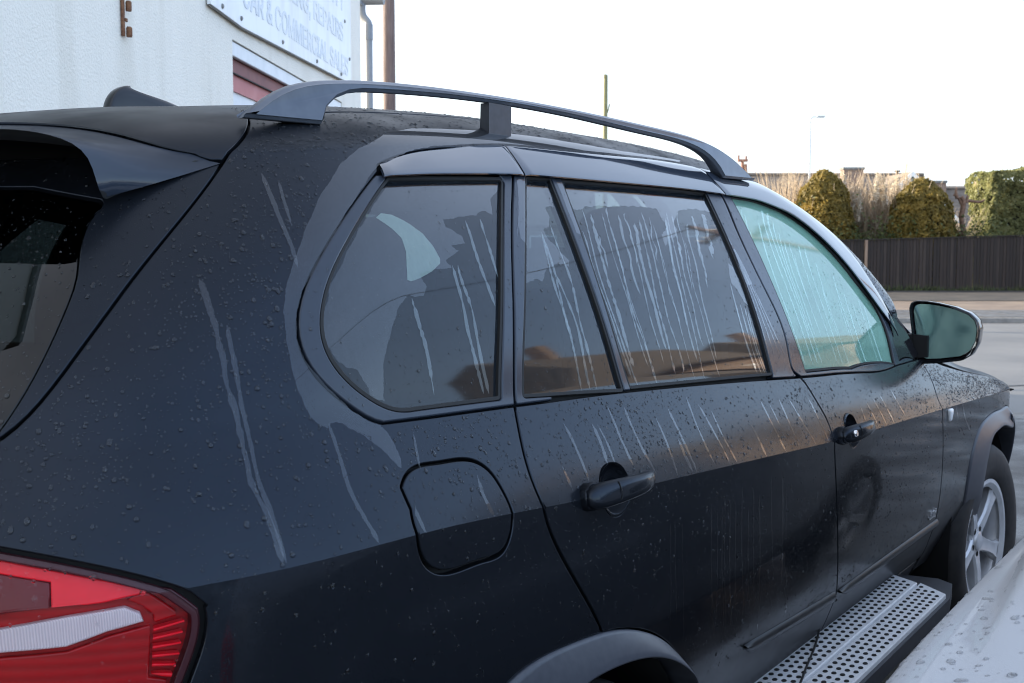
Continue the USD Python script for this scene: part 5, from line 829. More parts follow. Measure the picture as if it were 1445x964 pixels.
for cx, nm in ((-2.93, 'rear'), (.002, 'front')):           # wheel housings
    a = np.linspace(-.25, PI + .25, 30)
    rows = [np.stack([cx + .455 * np.cos(a), np.full(30, y), .37 + .455 * np.sin(a)], 1) for y in (-.915, -.70, -.52)]
    wl = join(loft(rows, closed=False, caps=False), extrude(Polygon(np.stack([.455 * np.cos(a), .455 * np.sin(a)], 1)), .005).apply_transform(trimesh.transformations.rotation_matrix(PI / 2, [1, 0, 0])).apply_translation([cx, -.515, .37]))
    both('wheel_housing', wl, SHELL)
# door handles
def handle(c, lock):
    p, t, u, n, k = handle_spot(c)
    X = lambda a: p + np.asarray(a)[..., 0:1] * t + np.asarray(a)[..., 1:2] * u + np.asarray(a)[..., 2:3] * n
    a = np.linspace(0, 2 * PI, 24, endpoint=False)
    T = np.array([-.110, -.108, -.098, -.075, -.05, -.02, .02, .055, .085, .102, .108])
    hu = np.array([.004, .012, .019, .0215, .021, .0195, .018, .0165, .0125, .007, .001]); hn = np.array([.004, .009, .013, .015, .0135, .012, .0115, .0115, .010, .006, .001])
    cn = np.array([.012, .013, .016, .020, .028, .034, .036, .031, .020, .011, .008]); cu = np.array([-.004, -.004, -.004, -.003, -.001, .001, .003, .005, .007, .008, .008])
    rings = [X(np.stack([np.full(24, T[i]), cu[i] + hu[i] * np.sign(np.sin(a)) * abs(np.sin(a)) ** .8, cn[i] + hn[i] * np.sign(np.cos(a)) * abs(np.cos(a)) ** .8], 1)) for i in range(len(T))]
    h = loft(rings); h.fix_normals()
    base = loft([X(np.stack([-.088 + w * .024 * np.cos(a), -.003 + w * .023 * np.sin(a), np.full(24, z)], 1)) for w, z in ((1.0, -.004), (1.0, .008), (.9, .012))]); base.fix_normals()
    rows = []
    for w, d in ((1.04, .0012), (1.0, .0012), (.97, -.003), (.88, -.013), (.65, -.023), (.3, -.027), (.01, -.028)):
        rows.append(X(np.stack([.004 + .050 * w * np.cos(a), .002 + .044 * w * np.sin(a), np.full(24, d)], 1)))
    # keep the rim on the skin, which is bent here
    cuv = np.stack([c[0] + .004 + .0505 * np.cos(a), c[1] + .002 + .0445 / k * np.sin(a)], 1)
    rim = np.zeros((24, 3)); rn = rim.copy()
    for sd in (-1, 1):
        w = (cuv[:, 1] < KV) == (sd < 0)
        if w.any(): rim[w], rn[w] = _uvP(cuv[w], sd, 0)
    rows[0] = rim + rn * .0008; rows[1] = rim * .96 + p * .04 + n * .0006
    bowl = loft(rows, caps=False)
    return h, base, bowl, X
for c, d, lk in ((SPOTS[0], doors[0], False), (SPOTS[1], doors[1], True)):
    h, base, bowl, X = handle(c, lk)
    obj('door_handle', h, PAINT, d, smooth=60)
    obj('handle_cap', base, PAINT, d, smooth=50)
    obj('handle_cup', bowl, PAINT, d, smooth=60)
    obj('handle_joint', tube([X(np.array([[-.052, y, z]]))[0] for y, z in ((.019, .028), (.015, .039), (.0, .0432), (-.012, .0405), (-.021, .028))], .0009, 6), RUBBER, d)
    if lk:
        q = lathe([(0, .004), (.007, .004), (.0085, .002), (.0085, -.004)], 24)
        Mx = np.eye(4); t0 = X(np.array([[0, 0, 0.]]))[0]; ex = X(np.array([[1, 0, 0.]]))[0] - t0; ey = X(np.array([[0, 1, 0.]]))[0] - t0; ez = X(np.array([[0, 0, 1.]]))[0] - t0
        Mx[:3, 0], Mx[:3, 1], Mx[:3, 2], Mx[:3, 3] = ex, ey, ez, X(np.array([[-.078, -.001, .034]]))[0]
        q.apply_transform(Mx); obj('lock', q, CHROME, d, smooth=40)
# moulding along the doors
def moulding(line, w0, w1):
    l = smooth_curve(line, 40, 0); rows = []
    for k, off in ((-.1, -.002), (0, .003), (.2, .0085), (.5, .010), (.85, .005), (1.0, -.002)):
        wd = np.interp(np.linspace(0, 1, 40), [0, .08, 1], [w0 * .2, w0, w1])
        q = np.stack([l[:, 0], l[:, 1] - k * wd], 1); p, n = PN(q[:, 0], q[:, 1] / KV)
        rows.append(p + n * off)
    m = loft(rows, closed=False, caps=False); m.fix_normals()
    return m
obj('moulding', moulding(KR('trim_rear'), .026, .030), PAINT, doors[0], smooth=60)
obj('moulding', moulding(KR('trim_front'), .030, .030), PAINT, doors[1], smooth=60)
# side repeater and model badge
p, n = PN(*CURVES['repeater'][0]); e = P(CURVES['repeater'][0][0] + .01, CURVES['repeater'][0][1]) - p; e /= np.linalg.norm(e); u = np.cross(n, e); u = u if u[2] > 0 else -u
tri = rounded(Polygon([(-.024, .016), (.024, .017), (.022, .0), (.004, -.024), (-.008, -.024)]), .006); c0 = np.array(tri.exterior.coords)[:-1]
REPEAT = plain('white_lens', (.75, .76, .76), .15)
m = loft([p + np.stack([c0[:, 0] * w, c0[:, 1] * w], 1) @ np.stack([e, u]) + n * z for w, z in ((1, -.001), (1, .004), (.85, .008), (.4, .010))]); m.fix_normals()
obj('side_repeater', m, REPEAT, suv, smooth=50)
bt = meshkit.text_mesh('3.0d', .026, .004, bold=True); c = np.array(CURVES['badge'][0])
p, n = PN(*c); e = P(c[0] + .01, c[1]) - p; e /= np.linalg.norm(e); u = np.cross(n, e); u = u if u[2] > 0 else -u
vv = bt.vertices; bt.vertices = p + vv[:, :1] * e + vv[:, 1:2] * u + (vv[:, 2:3] + .0005) * n
obj('badge', bt, CHROME, doors[1], smooth=False)
# roof rails, aerial
def rail():
    up = smooth_curve([(-3.335, 1.646), (-3.30, 1.672), (-3.24, 1.702), (-3.17, 1.718), (-3.073, 1.729), (-2.846, 1.741), (-2.464, 1.746), (-2.055, 1.740), (-1.782, 1.726), (-1.66, 1.706), (-1.58, 1.684), (-1.47, 1.645)], 70)
    lo = smooth_curve([(-3.19, 1.648), (-3.17, 1.678), (-3.13, 1.700), (-3.06, 1.7115), (-2.846, 1.7245), (-2.464, 1.729), (-2.10, 1.719), (-1.90, 1.710), (-1.83, 1.700), (-1.76, 1.678), (-1.71, 1.64)], 50)
    g = Polygon(np.vstack([up, lo[::-1]])).buffer(0)
    zc_ = lambda x: np.interp(x, up[:, 0], up[:, 1])
    rows = []
    for off, y in ((-.005, -.598), (-.0015, -.5995), (0, -.602), (0, -.610), (-.0015, -.613), (-.005, -.616), (-.0062, -.619)):
        q = np.array(shapely.segmentize(g, .5).exterior.coords)[:-1]
        # inset by moving every outline point along its normal
        t = np.roll(q, -1, 0) - np.roll(q, 1, 0); t /= np.linalg.norm(t, axis=1, keepdims=True); nn = np.stack([t[:, 1], -t[:, 0]], 1)
        if g.exterior.is_ccw is False: nn = -nn
        q2 = q + nn * off
        rows.append(np.stack([q2[:, 0], y - .22 * (zc_(q2[:, 0]) - q2[:, 1]) * (y < -.6), q2[:, 1]], 1))
    m = loft(rows, caps=False)
    cap = trimesh.creation.triangulate_polygon(g.buffer(-.006), engine='earcut')
    cv = cap[0]; capm = tm(np.stack([cv[:, 0], -.6188 - .22 * (zc_(cv[:, 0]) - cv[:, 1]), cv[:, 1]], 1), cap[1]); cap2 = tm(np.stack([cv[:, 0], np.full(len(cv), -.5985), cv[:, 1]], 1), cap[1][:, ::-1])
    mm = join(m, capm, cap2); mm.merge_vertices(); mm.fix_normals()
    return mm
rl = both('roof_rail', rail(), RAILM, smooth=40)
mf = loft([np.stack([np.array([-2.744, -2.672, -2.672 - .046 * k, -2.744 + .004 * k]) , np.array([-.624, -.624, -.602, -.602]) , np.full(4, 1.645 + .082 * k)], 1) for k in (0, .5, 1)]); mf.fix_normals()
for r_, s_ in zip(rl, (0, 1)):
    obj('rail_foot', mf if s_ == 0 else mirror(mf), SATIN, r_)
fin = []
for th in np.linspace(0, PI / 2, 12):
    zf, sh = math.sin(th) ** .9, 1 - math.cos(th)
    x0, x1 = -3.112 + .058 * sh ** 1.1, -2.880 - .168 * sh ** .75; w = .036 * math.cos(th) ** .7 + .0015
    xs = x0 + (x1 - x0) * np.linspace(0, 1, 14) ** 1.3; ys = w * np.sqrt(np.linspace(.06, 1, 14)) * np.linspace(1.0, .08, 14) ** .7
    z = 1.702 + .068 * zf - .012 * zf * np.linspace(0, 1, 14)
    fin.append(np.vstack([np.stack([xs, ys, z], 1), np.stack([xs, -ys, z], 1)[::-1]]))
fm = loft(fin); fm.fix_normals(); obj('aerial_fin', fm, GLOSS, suv, smooth=50)
# spoiler: a wing that stands off the boot lid, hollow and black below
cl_ = smooth_curve(np.vstack([uv((.002, 2.68), (.3, 2.66)), KR('cap_low')]), 60, .002)
ed = smooth_curve(np.vstack([[(.002, 1.90 * KV, .13), (.3, 1.885 * KV, .13)], np.array(CURVES['spoiler_edge']) * [1, KV, 1]]), 60, .001); offs = ed[:, 2]
a_, na = PN(cl_[:, 0], cl_[:, 1] / KV); b_, nb = PN(ed[:, 0], ed[:, 1] / KV)
rows = []
for k in np.linspace(0, 1, 9):
    rows.append((a_ + (b_ - a_) * .012 + na * .0012) * (1 - k) + (b_ + nb * offs[:, None]) * k + (na * (1 - k) + nb * k) * (-.006 * math.sin(PI * k)) * np.minimum(1, offs / .1)[:, None])
top = loft(rows, closed=False, caps=False)
low = [rows[-1], rows[-1] - nb * .004 + (a_ - b_) * .02]
under = smooth_curve(uv((.002, 2.40), (.3, 2.38), (.52, 2.30), (.63, 2.18), (.70, 2.08), (.76, 2.02), (.82, 1.99), (.868, 1.98)), 60, .002); u_, nu = PN(under[:, 0], under[:, 1] / KV)
for k in np.linspace(.12, 1, 8): low.append((rows[-1] - nb * .004) * (1 - k) + (u_ + nu * .003) * k)
both('spoiler', top, FRAME, smooth=60); both('spoiler_underside', loft(low, closed=False, caps=False), SHELL, smooth=60)
# tail lamp: pieces set back behind one clear red lens
lamp = obj('tail_lamp', panel(lamp_reg.buffer(-.0052), off=-.001, r=.004, lip=.02), mat('lamp_lens', {'t': ('transparent_bsdf', {'color': (.97, .90, .91)}), 'g': ('glossy_bsdf', {'roughness': .03}), 'f': ('fresnel', {'IOR': 1.2}), 'm': ('mix_closure', {})},
    [('f.fac', 'm.fac'), ('t.BSDF', 'm.closure1'), ('g.BSDF', 'm.closure2')], surface='m.closure'), suv)
obj('tail_lamp', mirror(panel(lamp_reg.buffer(-.0052), off=-.001, r=.004, lip=.02)), plain('red_lens', (.30, .005, .012), .1), suv)
def ribbed(name, c1, c2, scale, rough, axis='x', bump=.5, **kw):
    return mat(name, {'tc': ('texture_coordinate', {}), 'w': ('wave_texture', {'scale': scale, 'bands_direction': axis, 'distortion': .15}), 'r': ('rgb_ramp', {'ramp': [(0, c1), (1, c2)]}), 'b': ('bump', {'strength': bump, 'distance': .002}), 'p': ('principled_bsdf', {'roughness': rough, **kw})},
               [('tc.object', 'w.vector'), ('w.fac', 'r.fac'), ('r.color', 'p.base_color'), ('w.fac', 'b.height'), ('b.normal', 'p.normal')])
BRIGHT = grained('bright_red_reflector', (.84, .001, .014), (.92, .003, .02), 30, .3)
DEEP = ribbed('deep_red_reflector', (.30, .0008, .003), (.40, .0012, .005), 24, .3, 'z', .05)
WHITE = ribbed('clear_fluted_lens', (.60, .60, .62), (.80, .80, .80), 150, .25, 'x', .35)
REDBOX = plain('dark_red_cell', (.12, .001, .006), .3)
LR = lamp_reg.buffer(-.010)
obj('lamp_bowl', panel(LR.buffer(-.001), off=-.026, lip=0, r=0), DEEP, lamp)
obj('lamp_rim', panel(lamp_reg.buffer(-.004).difference(lamp_reg.buffer(-.014)), off=-.006, r=.002, lip=.02), plain('lamp_edge', (.035, .006, .010), .3), lamp)
pw_ = poly(KR('lamp_white')); pr = poly(KR('lamp_bright')); pb = poly(KR('lamp_box'))
obj('reversing_light', panel(pw_.intersection(LR), off=-.012, r=.003, lip=.012), WHITE, lamp)
obj('upper_reflector', panel(pr.intersection(LR).difference(pb.buffer(.001)), off=-.014, r=.002, lip=.012), BRIGHT, lamp)
obj('dark_cell', panel(pb.intersection(LR), off=-.016, r=.002, lip=.010), REDBOX, lamp)
mid = lamp_reg.buffer(-.018).difference(pw_.buffer(.004)).difference(pr.buffer(.003)).difference(pb.buffer(.003)).difference(poly(KR('lamp_ridge_zone')))
for g in sorted(polys(mid), key=lambda q: -q.area)[:3]:
    if g.area > 3e-4: obj('red_reflector', panel(g, off=-.019, r=.003, lip=.008), DEEP, lamp)
rz = KR('lamp_ridge_zone')
for k in range(6):
    f0, f1 = k / 6 + .03, k / 6 + .115
    L0, L1, R0, R1 = rz[0] * (1 - f0) + rz[3] * f0, rz[0] * (1 - f1) + rz[3] * f1, rz[1] * (1 - f0) + rz[2] * f0, rz[1] * (1 - f1) + rz[2] * f1
    g = Polygon([L0, R0, R1, L1]).intersection(LR.buffer(-.006))
    if g.area > 2e-5: obj('lamp_ridge', panel(rounded(g, .001), off=-.010, r=.002, lip=.012), BRIGHT, lamp)
obj('lamp_tray', panel(lamp_reg, off=-.034, r=0, lip=0), SHELL, suv)
# door mirrors
mo = np.array([(-.840, 1.268), (-.845, 1.288), (-.862, 1.294), (-.893, 1.293), (-.928, 1.288), (-.977, 1.277), (-1.022, 1.2585), (-1.043, 1.238), (-1.052, 1.209), (-1.048, 1.164), (-1.030, 1.127), (-1.002, 1.108), (-.933, 1.0965), (-.885, 1.0925), (-.872, 1.104), (-.853, 1.166)])
mo = np.array(Polygon(mo).buffer(-.012).buffer(.012).exterior.coords); mo = np.array([LineString(mo).interpolate(t, normalized=True).coords[0] for t in np.linspace(0, 1, 81)])[:-1]; mc = np.array([-.945, 1.195])
rows = []
for dx, w in ((-.006, .955), (-.012, .975), (-.010, 1.0), (.0, 1.0), (.03, .995), (.07, .94), (.11, .80), (.14, .58), (.15, .3)):
    q = mc + (mo - mc) * w; rows.append(np.stack([-.72 + dx + .16 * (q[:, 0] - mc[0]) * (-1) * .6, q[:, 0], q[:, 1]], 1))
mh = loft(rows[::-1], caps=False); mh = join(mh, loft([rows[0], mc_ := np.stack([rows[0][:, 0] + .012, mc[0] + (rows[0][:, 1] - mc[0]) * .97, mc[1] + (rows[0][:, 2] - mc[1]) * .955 + .001], 1), np.stack([rows[0][:, 0] + .022, mc[0] + (rows[0][:, 1] - mc[0]) * .92, mc[1] + (rows[0][:, 2] - mc[1]) * .91 + .001], 1)], caps=False)); mh.merge_vertices(); mh.fix_normals()
mg = np.stack([mc_[:, 0] - .004, mc[0] + (mc_[:, 1] - mc[0]) * .96, mc[1] + (mc_[:, 2] - mc[1]) * .95 + .001], 1)
mgl = loft([mg, mg + [.003, 0, 0]]); mgl.fix_normals()
MIRR = mat('mirror_glass_dewed', {'g': ('glossy_bsdf', {'roughness': .06, 'color': (.30, .46, .44)}), 'd': ('diffuse_bsdf', {'color': (.11, .20, .18)}), 'm': ('mix_closure', {'fac': .55})}, [('g.BSDF', 'm.closure1'), ('d.BSDF', 'm.closure2')], surface='m.closure')
arm = loft([np.stack([np.array([-.74, -.66, -.66, -.74]) , np.full(4, y), np.array([a0, a0, a1, a1])], 1) for y, a0, a1 in ((-.83, 1.105, 1.185), (-.85, 1.108, 1.186), (-.875, 1.112, 1.184), (-.90, 1.115, 1.182))]); arm.fix_normals()
for sd in (0, 1):
    w = (lambda m: m) if sd == 0 else mirror
    o = obj('door_mirror', w(mh), GLOSS, suv, smooth=50); obj('mirror_glass', w(mgl), MIRR, o, smooth=20); obj('mirror_arm', w(arm), RUBBER, o, smooth=30)
# running board
def board():
    xr = -2.42
    parts = []
    for nm, y0, y1, z0, z1, xe0, xe1 in (('inner_tread', -.874, -.963, .466, .465, -.972, -1.02), ('outer_tread', -.971, -1.062, .465, .463, -1.015, -1.085)):
        v = np.array([(xr, y0), (xe0, y0), (xe1, y1), (xr, y1)]); b = .006
        c = np.array(Polygon(v).buffer(-.002, join_style='mitre').exterior.coords)[:-1]
        z = lambda q: z0 + (z1 - z0) * (q[:, 1] - y0) / (y1 - y0)
        rows = [np.c_[q, z(q) + dz] for q, dz in ((v, -.025), (v, -.003), (c, 0))]
        m = loft(rows); m.fix_normals(); parts.append((nm, m, (y0, y1, z0, z1, xe0, xe1)))
    return parts
rb = obj('running_board', loft([np.stack([np.array([-2.5, -.96, -.90, -.885, -.92, -1.08, -2.5]), np.array([-.80, -.80, -.90, -.99, -1.040, -1.072, -1.072]) , np.array([z] * 7)], 1) for z in (.41, .449)]), SATIN, suv, smooth=30)
for nm, m, (y0, y1, z0, z1, xe0, xe1) in board():
    o = obj('tread_strip', m, ALU, rb, smooth=25)
    holes = []
    for r_ in range(4):
        ky = (r_ + .75) / 4.5; y = y0 + (y1 - y0) * ky; xe = xe0 + (xe1 - xe0) * ky
        x = xe - .035 - (.017 if r_ % 2 else 0)
        while x > -2.40:
            d = lathe([(.0, .0024), (.0052, .0022), (.0062, .0004)], 10); d.apply_scale([1.35, 1, 1]); d.apply_translation([x, y, z0 + (z1 - z0) * ky + .0]); holes.append(d); x -= .0345
    obj('grip_stud', join(*holes), RUBBER, o, smooth=40, kind='stuff')
obj('trapped_cord', tube(smooth_curve(np.array(CURVES['cord3']), 30), .0028, 6), RUBBER, suv)
# wheels (outer face at -y, axle at the origin)
def wheel():
    t = lathe([(.232, .105), (.245, .118), (.285, .130), (.325, .128), (.352, .116), (.364, .098), (.3685, .075), (.3685, .068), (.362, .066), (.362, .060), (.3695, .058), (.37, .030), (.363, .028), (.363, .020), (.370, .018), (.370, -.018), (.363, -.020), (.363, -.028), (.37, -.030), (.3695, -.058), (.362, -.060), (.362, -.066), (.3685, -.068), (.3685, -.075), (.364, -.098), (.352, -.116), (.325, -.128), (.285, -.130), (.245, -.118), (.232, -.105)], 72, 'y')
    rim = lathe([(.205, .10), (.222, .112), (.236, .112), (.236, .100), (.215, .085), (.205, .05), (.200, -.04), (.214, -.082), (.226, -.098), (.232, -.110), (.240, -.113), (.243, -.109), (.241, -.100), (.232, -.098)], 72, 'y')
    a = np.linspace(0, 2 * PI, 20, endpoint=False); sp = []
    for k in range(5):
        ang = k * 2 * PI / 5 + .35
        for s_ in (0,):
            rows = []
            for r, w, d, th in ((.030, .038, -.070, .03), (.060, .029, -.076, .035), (.11, .024, -.084, .035), (.16, .026, -.088, .03), (.20, .036, -.091, .026), (.222, .052, -.093, .022)):
                c8 = np.array([(-w, .0), (-w * .8, -.009), (-w * .3, -.0065), (w * .3, -.0065), (w * .8, -.009), (w, 0), (w * .8, th), (-w * .8, th)])
                rows.append(np.stack([np.full(8, r), d + c8[:, 1], c8[:, 0]], 1))
            m = loft(rows); R = trimesh.transformations.rotation_matrix(ang, [0, 1, 0]); m.apply_transform(R); sp.append(m)
    hub = lathe([(0, .093), (.028, .092), (.034, .088), (.036, .082), (.058, .080), (.066, .072), (.068, .03)], 36, 'y')
    nuts = []
    for k in range(5):
        q = lathe([(0, .081), (.009, .081), (.011, .0815), (.011, .07)], 12, 'y'); ang = k * 2 * PI / 5 + .35 + PI / 5; q.apply_translation([.050 * math.cos(ang), -.001, .050 * math.sin(ang)]); nuts.append(q)
    disc = lathe([(0, .02), (.16, .02), (.165, .0), (.165, -.02)], 40, 'y')
    for m in (t, rim, hub): m.fix_normals()
    s_ = join(*sp); s_.fix_normals()
    return t, rim, s_, hub, join(*nuts), disc
WH = wheel()
for (x, y, rot, steer) in ((0, -.83, 0, -5), (-2.93, -.825, .5, 0), (0, .83, 1, -5), (-2.93, .825, 1.5, 0)):
    T = trimesh.transformations.translation_matrix([x, y, .37]) @ trimesh.transformations.rotation_matrix(math.radians(steer), [0, 0, 1]) @ (np.eye(4) if y < 0 else trimesh.transformations.rotation_matrix(PI, [0, 0, 1])) @ trimesh.transformations.rotation_matrix(rot, [0, 1, 0])
    ms = [m.copy().apply_transform(T) for m in WH]
    o = obj('wheel', ms[0], TYRE, suv, smooth=35)
    obj('rim', ms[1], RIM, o, smooth=35); obj('spokes', ms[2], RIM, o, smooth=35); obj('hub_cap', ms[3], RIM, o, smooth=35); obj('wheel_nuts', ms[4], DARKHOLE, o, smooth=30); obj('brake_disc', ms[5], plain('iron', (.06, .055, .05), .6) if rot == 0 else SATIN, o)
# cabin
def cushion(x0, x1, y0, y1, z0, z1): return box(x0, x1, y0, y1, z0, z1, .05)
for x, y, nm in ((-1.35, -.38, 'front_seat'), (-1.35, .38, 'front_seat'), (-2.35, -.38, 'rear_seat'), (-2.35, .38, 'rear_seat')):
    b = box(-.07, .07, -.25, .25, 0, .62, .05); b.apply_transform(trimesh.transformations.rotation_matrix(-.28, [0, 1, 0])); b.apply_translation([x - .22, y, .78])
    o = obj(nm, join(cushion(x - .25, x + .25, y - .26, y + .26, .64, .82), b), SEAT, suv, smooth=40)
    h = trimesh.creation.icosphere(3, 1.0); h.vertices = np.sign(h.vertices) * np.abs(h.vertices) ** .7 * [.055, .14, .10]; h.apply_translation([x - .44, y, 1.47 if nm[0] == 'f' else 1.42]); obj('headrest', h, SEAT, o, smooth=60)
    obj('headrest_post', join(tube([(x - .40, y - .05, 1.30), (x - .44, y - .05, 1.42)], .007), tube([(x - .40, y + .05, 1.30), (x - .44, y + .05, 1.42)], .007)), SHELL, o)
obj('cabin_floor', box(-3.6, -.5, -.84, .84, .44, .50), SHELL, suv)
obj('dashboard', box(-.95, -.35, -.78, .78, .75, 1.03, .06), SEAT, suv, smooth=40)
st = trimesh.creation.torus(.19, .016, 40, 12); st.apply_transform(trimesh.transformations.rotation_matrix(1.15, [0, 1, 0])); st.apply_translation([-1.02, -.38, 1.02]); obj('steering_wheel', st, SEAT, suv, smooth=60)
obj('load_cover', box(-3.55, -2.85, -.72, .72, 1.06, 1.08), SEAT, suv)
obj('number_plate', box(-3.965, -3.955, -.26, .26, .78, .89), plain('plate_yellow', (.65, .5, .05), .4), suv)
obj('underbody', box(-3.7, .8, -.72, .72, .22, .34), SHELL, suv)
# ---------------------------------------------------------------- the silver car in the near right corner
SILVER = paint_mat('silver_paint', (.57, .575, .59), .40, bump=.28, metallic=.5, coat=.25, dirt=False)
sc_ = thing('silver_saloon', 'silver car with rain drops, only its shoulder showing at bottom right', 'car')
XS = [-3.74, -3.70, -3.60, -3.2, -2.85, -2.45, -2.0, -1.6, -.9, -.45, .05, .45, .75, .84]
def fn(ys): return PCHIP(XS, ys)
WS = fn([.62, .74, .83, .875, .885, .887, .888, .888, .888, .886, .875, .83, .70, .55])
ZS = fn([.80, .875, .91, .928, .932, .930, .925, .92, .905, .90, .875, .82, .72, .64])
WR = fn([.52, .60, .68, .725, .765, .745, .66, .615, .60, .66, .66, .62, .5, .4])
ZR = fn([.815, .89, .926, .948, .975, 1.14, 1.32, 1.375, 1.36, 1.12, .955, .90, .80, .70])
ZT = fn([.83, .91, .95, .975, 1.00, 1.24, 1.42, 1.455, 1.44, 1.20, 1.00, .93, .83, .72])
WB = fn([.58, .66, .74, .785, .797, .826, .85, .855, .855, .84, .80, .72, .6, .5])
ZB = fn([.81, .885, .922, .942, .947, .940, .935, .93, .92, .915, .89, .84, .74, .66])
def sprof(x):
    w, zs, wr, zr, zt = float(WS(x)), float(ZS(x)), float(WR(x)), float(ZR(x)), float(ZT(x)); k = zs / .93
    half = [(w * .84, .22), (w * .94, .32 * k), (w * .985, .52 * k), (w, .70 * k), (w * 1.0, .82 * k), (w * .992, zs - .022), (w * .975, zs - .004), (w * .955, zs + .004)]
    wb, zb = float(WB(x)), float(ZB(x))
    half += [(w * .955 + (wb - w * .955) * .5, (zs + .006 + zb) / 2 + .002), (wb, zb), (wb + (wr - wb) * .5, zb + (zr - zb) * .55)]
    half += [(wr, zr), (wr * .9, zr + (zt - zr) * .55), (wr * .6, zr + (zt - zr) * .88), (wr * .3, zt - (zt - zr) * .02), (0, zt)]
    return np.array(half)
xs = np.unique(np.concatenate([np.linspace(-3.74, -3.5, 14), np.linspace(-3.5, .5, 90), np.linspace(.5, .84, 14)]))
SCY = -2.335
rings = []
for x in xs:
    h_ = sprof(x); full = np.vstack([np.c_[-h_[:, 0], h_[:, 1]], np.c_[h_[:-1, 0], h_[:-1, 1]][::-1]])
    rings.append(np.c_[np.full(len(full), x), SCY - full[:, 0], full[:, 1]])
rings = np.array(rings)
def round_arch(m): return m
bm = loft(rings, closed=True, caps=True); bm.fix_normals()
obj('body', bm, SILVER, sc_, smooth=32)
def patch(i0, i1, j0, j1, off, bulge=0):
    q = rings[i0:i1, j0:j1]; c = np.array([0, SCY, .9]); n = q - np.array([q[..., 0].mean(), SCY, q[..., 2].mean() - .4]); n /= np.linalg.norm(n, axis=-1, keepdims=True)
    m = loft(q + n * off, closed=False, caps=False); return m
ix = lambda x: int(np.argmin(abs(xs - x))); nh = len(sprof(0)); NF = rings.shape[1]
SG = pane('silver_car_glass', (.25, .28, .28), .01)
GLB = plain('silver_car_dark_glass', (.012, .014, .016), .04)
obj('side_window', patch(ix(-2.35), ix(-1.45), 8, 11, .004), GLB, sc_, smooth=40); obj('side_window', patch(ix(-1.38), ix(-.7), 8, 11, .004), GLB, sc_, smooth=40)
obj('side_window', patch(ix(-2.35), ix(-1.45), NF - 10, NF - 7, .004), GLB, sc_, smooth=40); obj('side_window', patch(ix(-1.38), ix(-.7), NF - 10, NF - 7, .004), GLB, sc_, smooth=40)
obj('rear_screen', patch(ix(-2.72), ix(-2.08), 12, NF - 11, .004), GLB, sc_, smooth=40); obj('front_screen', patch(ix(-.85), ix(-.15), 12, NF - 11, .004), GLB, sc_, smooth=40)
for x, y, ro_ in ((-3.0, SCY + .80, 0), (.1, SCY + .80, 0), (-3.0, SCY - .80, 180), (.1, SCY - .80, 180)):
    T = trimesh.transformations.translation_matrix([x, y, .315]) @ trimesh.transformations.rotation_matrix(0 if ro_ else PI, [0, 0, 1]) @ np.diag([.85, .8, .85, 1])
    ms = [m.copy().apply_transform(T) for m in WH]; o = obj('wheel', ms[0], TYRE, sc_, smooth=35); obj('rim', ms[1], RIM, o, smooth=35); obj('spokes', ms[2], RIM, o, smooth=35)
for y in (.62, -.62): obj('tail_light', box(-3.75, -3.60, SCY + y - .14, SCY + y + .14, .68, .82, .02), BRIGHT, sc_)
# ---------------------------------------------------------------- rain on the dark car
from shapely.ops import unary_union
OFFS = {'body': .0007, 'glass': -.0043, 'frame': .0032, 'fog': -.0042}
def ragged(pts, amp, seed):
    """outline with the uneven edge of a water sheet"""
    c = np.array(shapely.segmentize(Polygon(pts).exterior, .006).coords)[:-1]
    g = np.random.default_rng(seed)
    t = np.roll(c, -1, 0) - np.roll(c, 1, 0); t /= np.maximum(np.linalg.norm(t, axis=1, keepdims=True), 1e-9); n = np.stack([t[:, 1], -t[:, 0]], 1)
    a = meshkit.fbm(np.stack([c[:, 0] * 60, c[:, 1] * 60, np.full(len(c), seed * 3.3)], 1), 4) - .5
    return Polygon(c + n * (a * amp)[:, None]).buffer(0)
fm = []; FILMPOLY = []
for i, (kind, pts) in enumerate(FILMS):
    g = ragged(np.array(pts) * [1, KV], .012 if kind == 'glass' else .004, i)
    zone = {'glass': unary_union([q.buffer(-.0042) for q in (glass_q, glass_f, glass_r, glass_d)]), 'frame': unary_union(fr).difference(unary_union([q.buffer(.0045) for q in (glass_q, glass_f, glass_r, glass_d)]))}.get(kind)
    g = g.intersection(zone if zone is not None else shapely.box(0, 0, 9, 2.2 * KV))
    FILMPOLY.append(g)
    p = panel(g, off=OFFS[kind], lip=0, r=0, step=_de)
    fm.append(tm(p[0], p[1])); fm[-1].nrm = p[2]
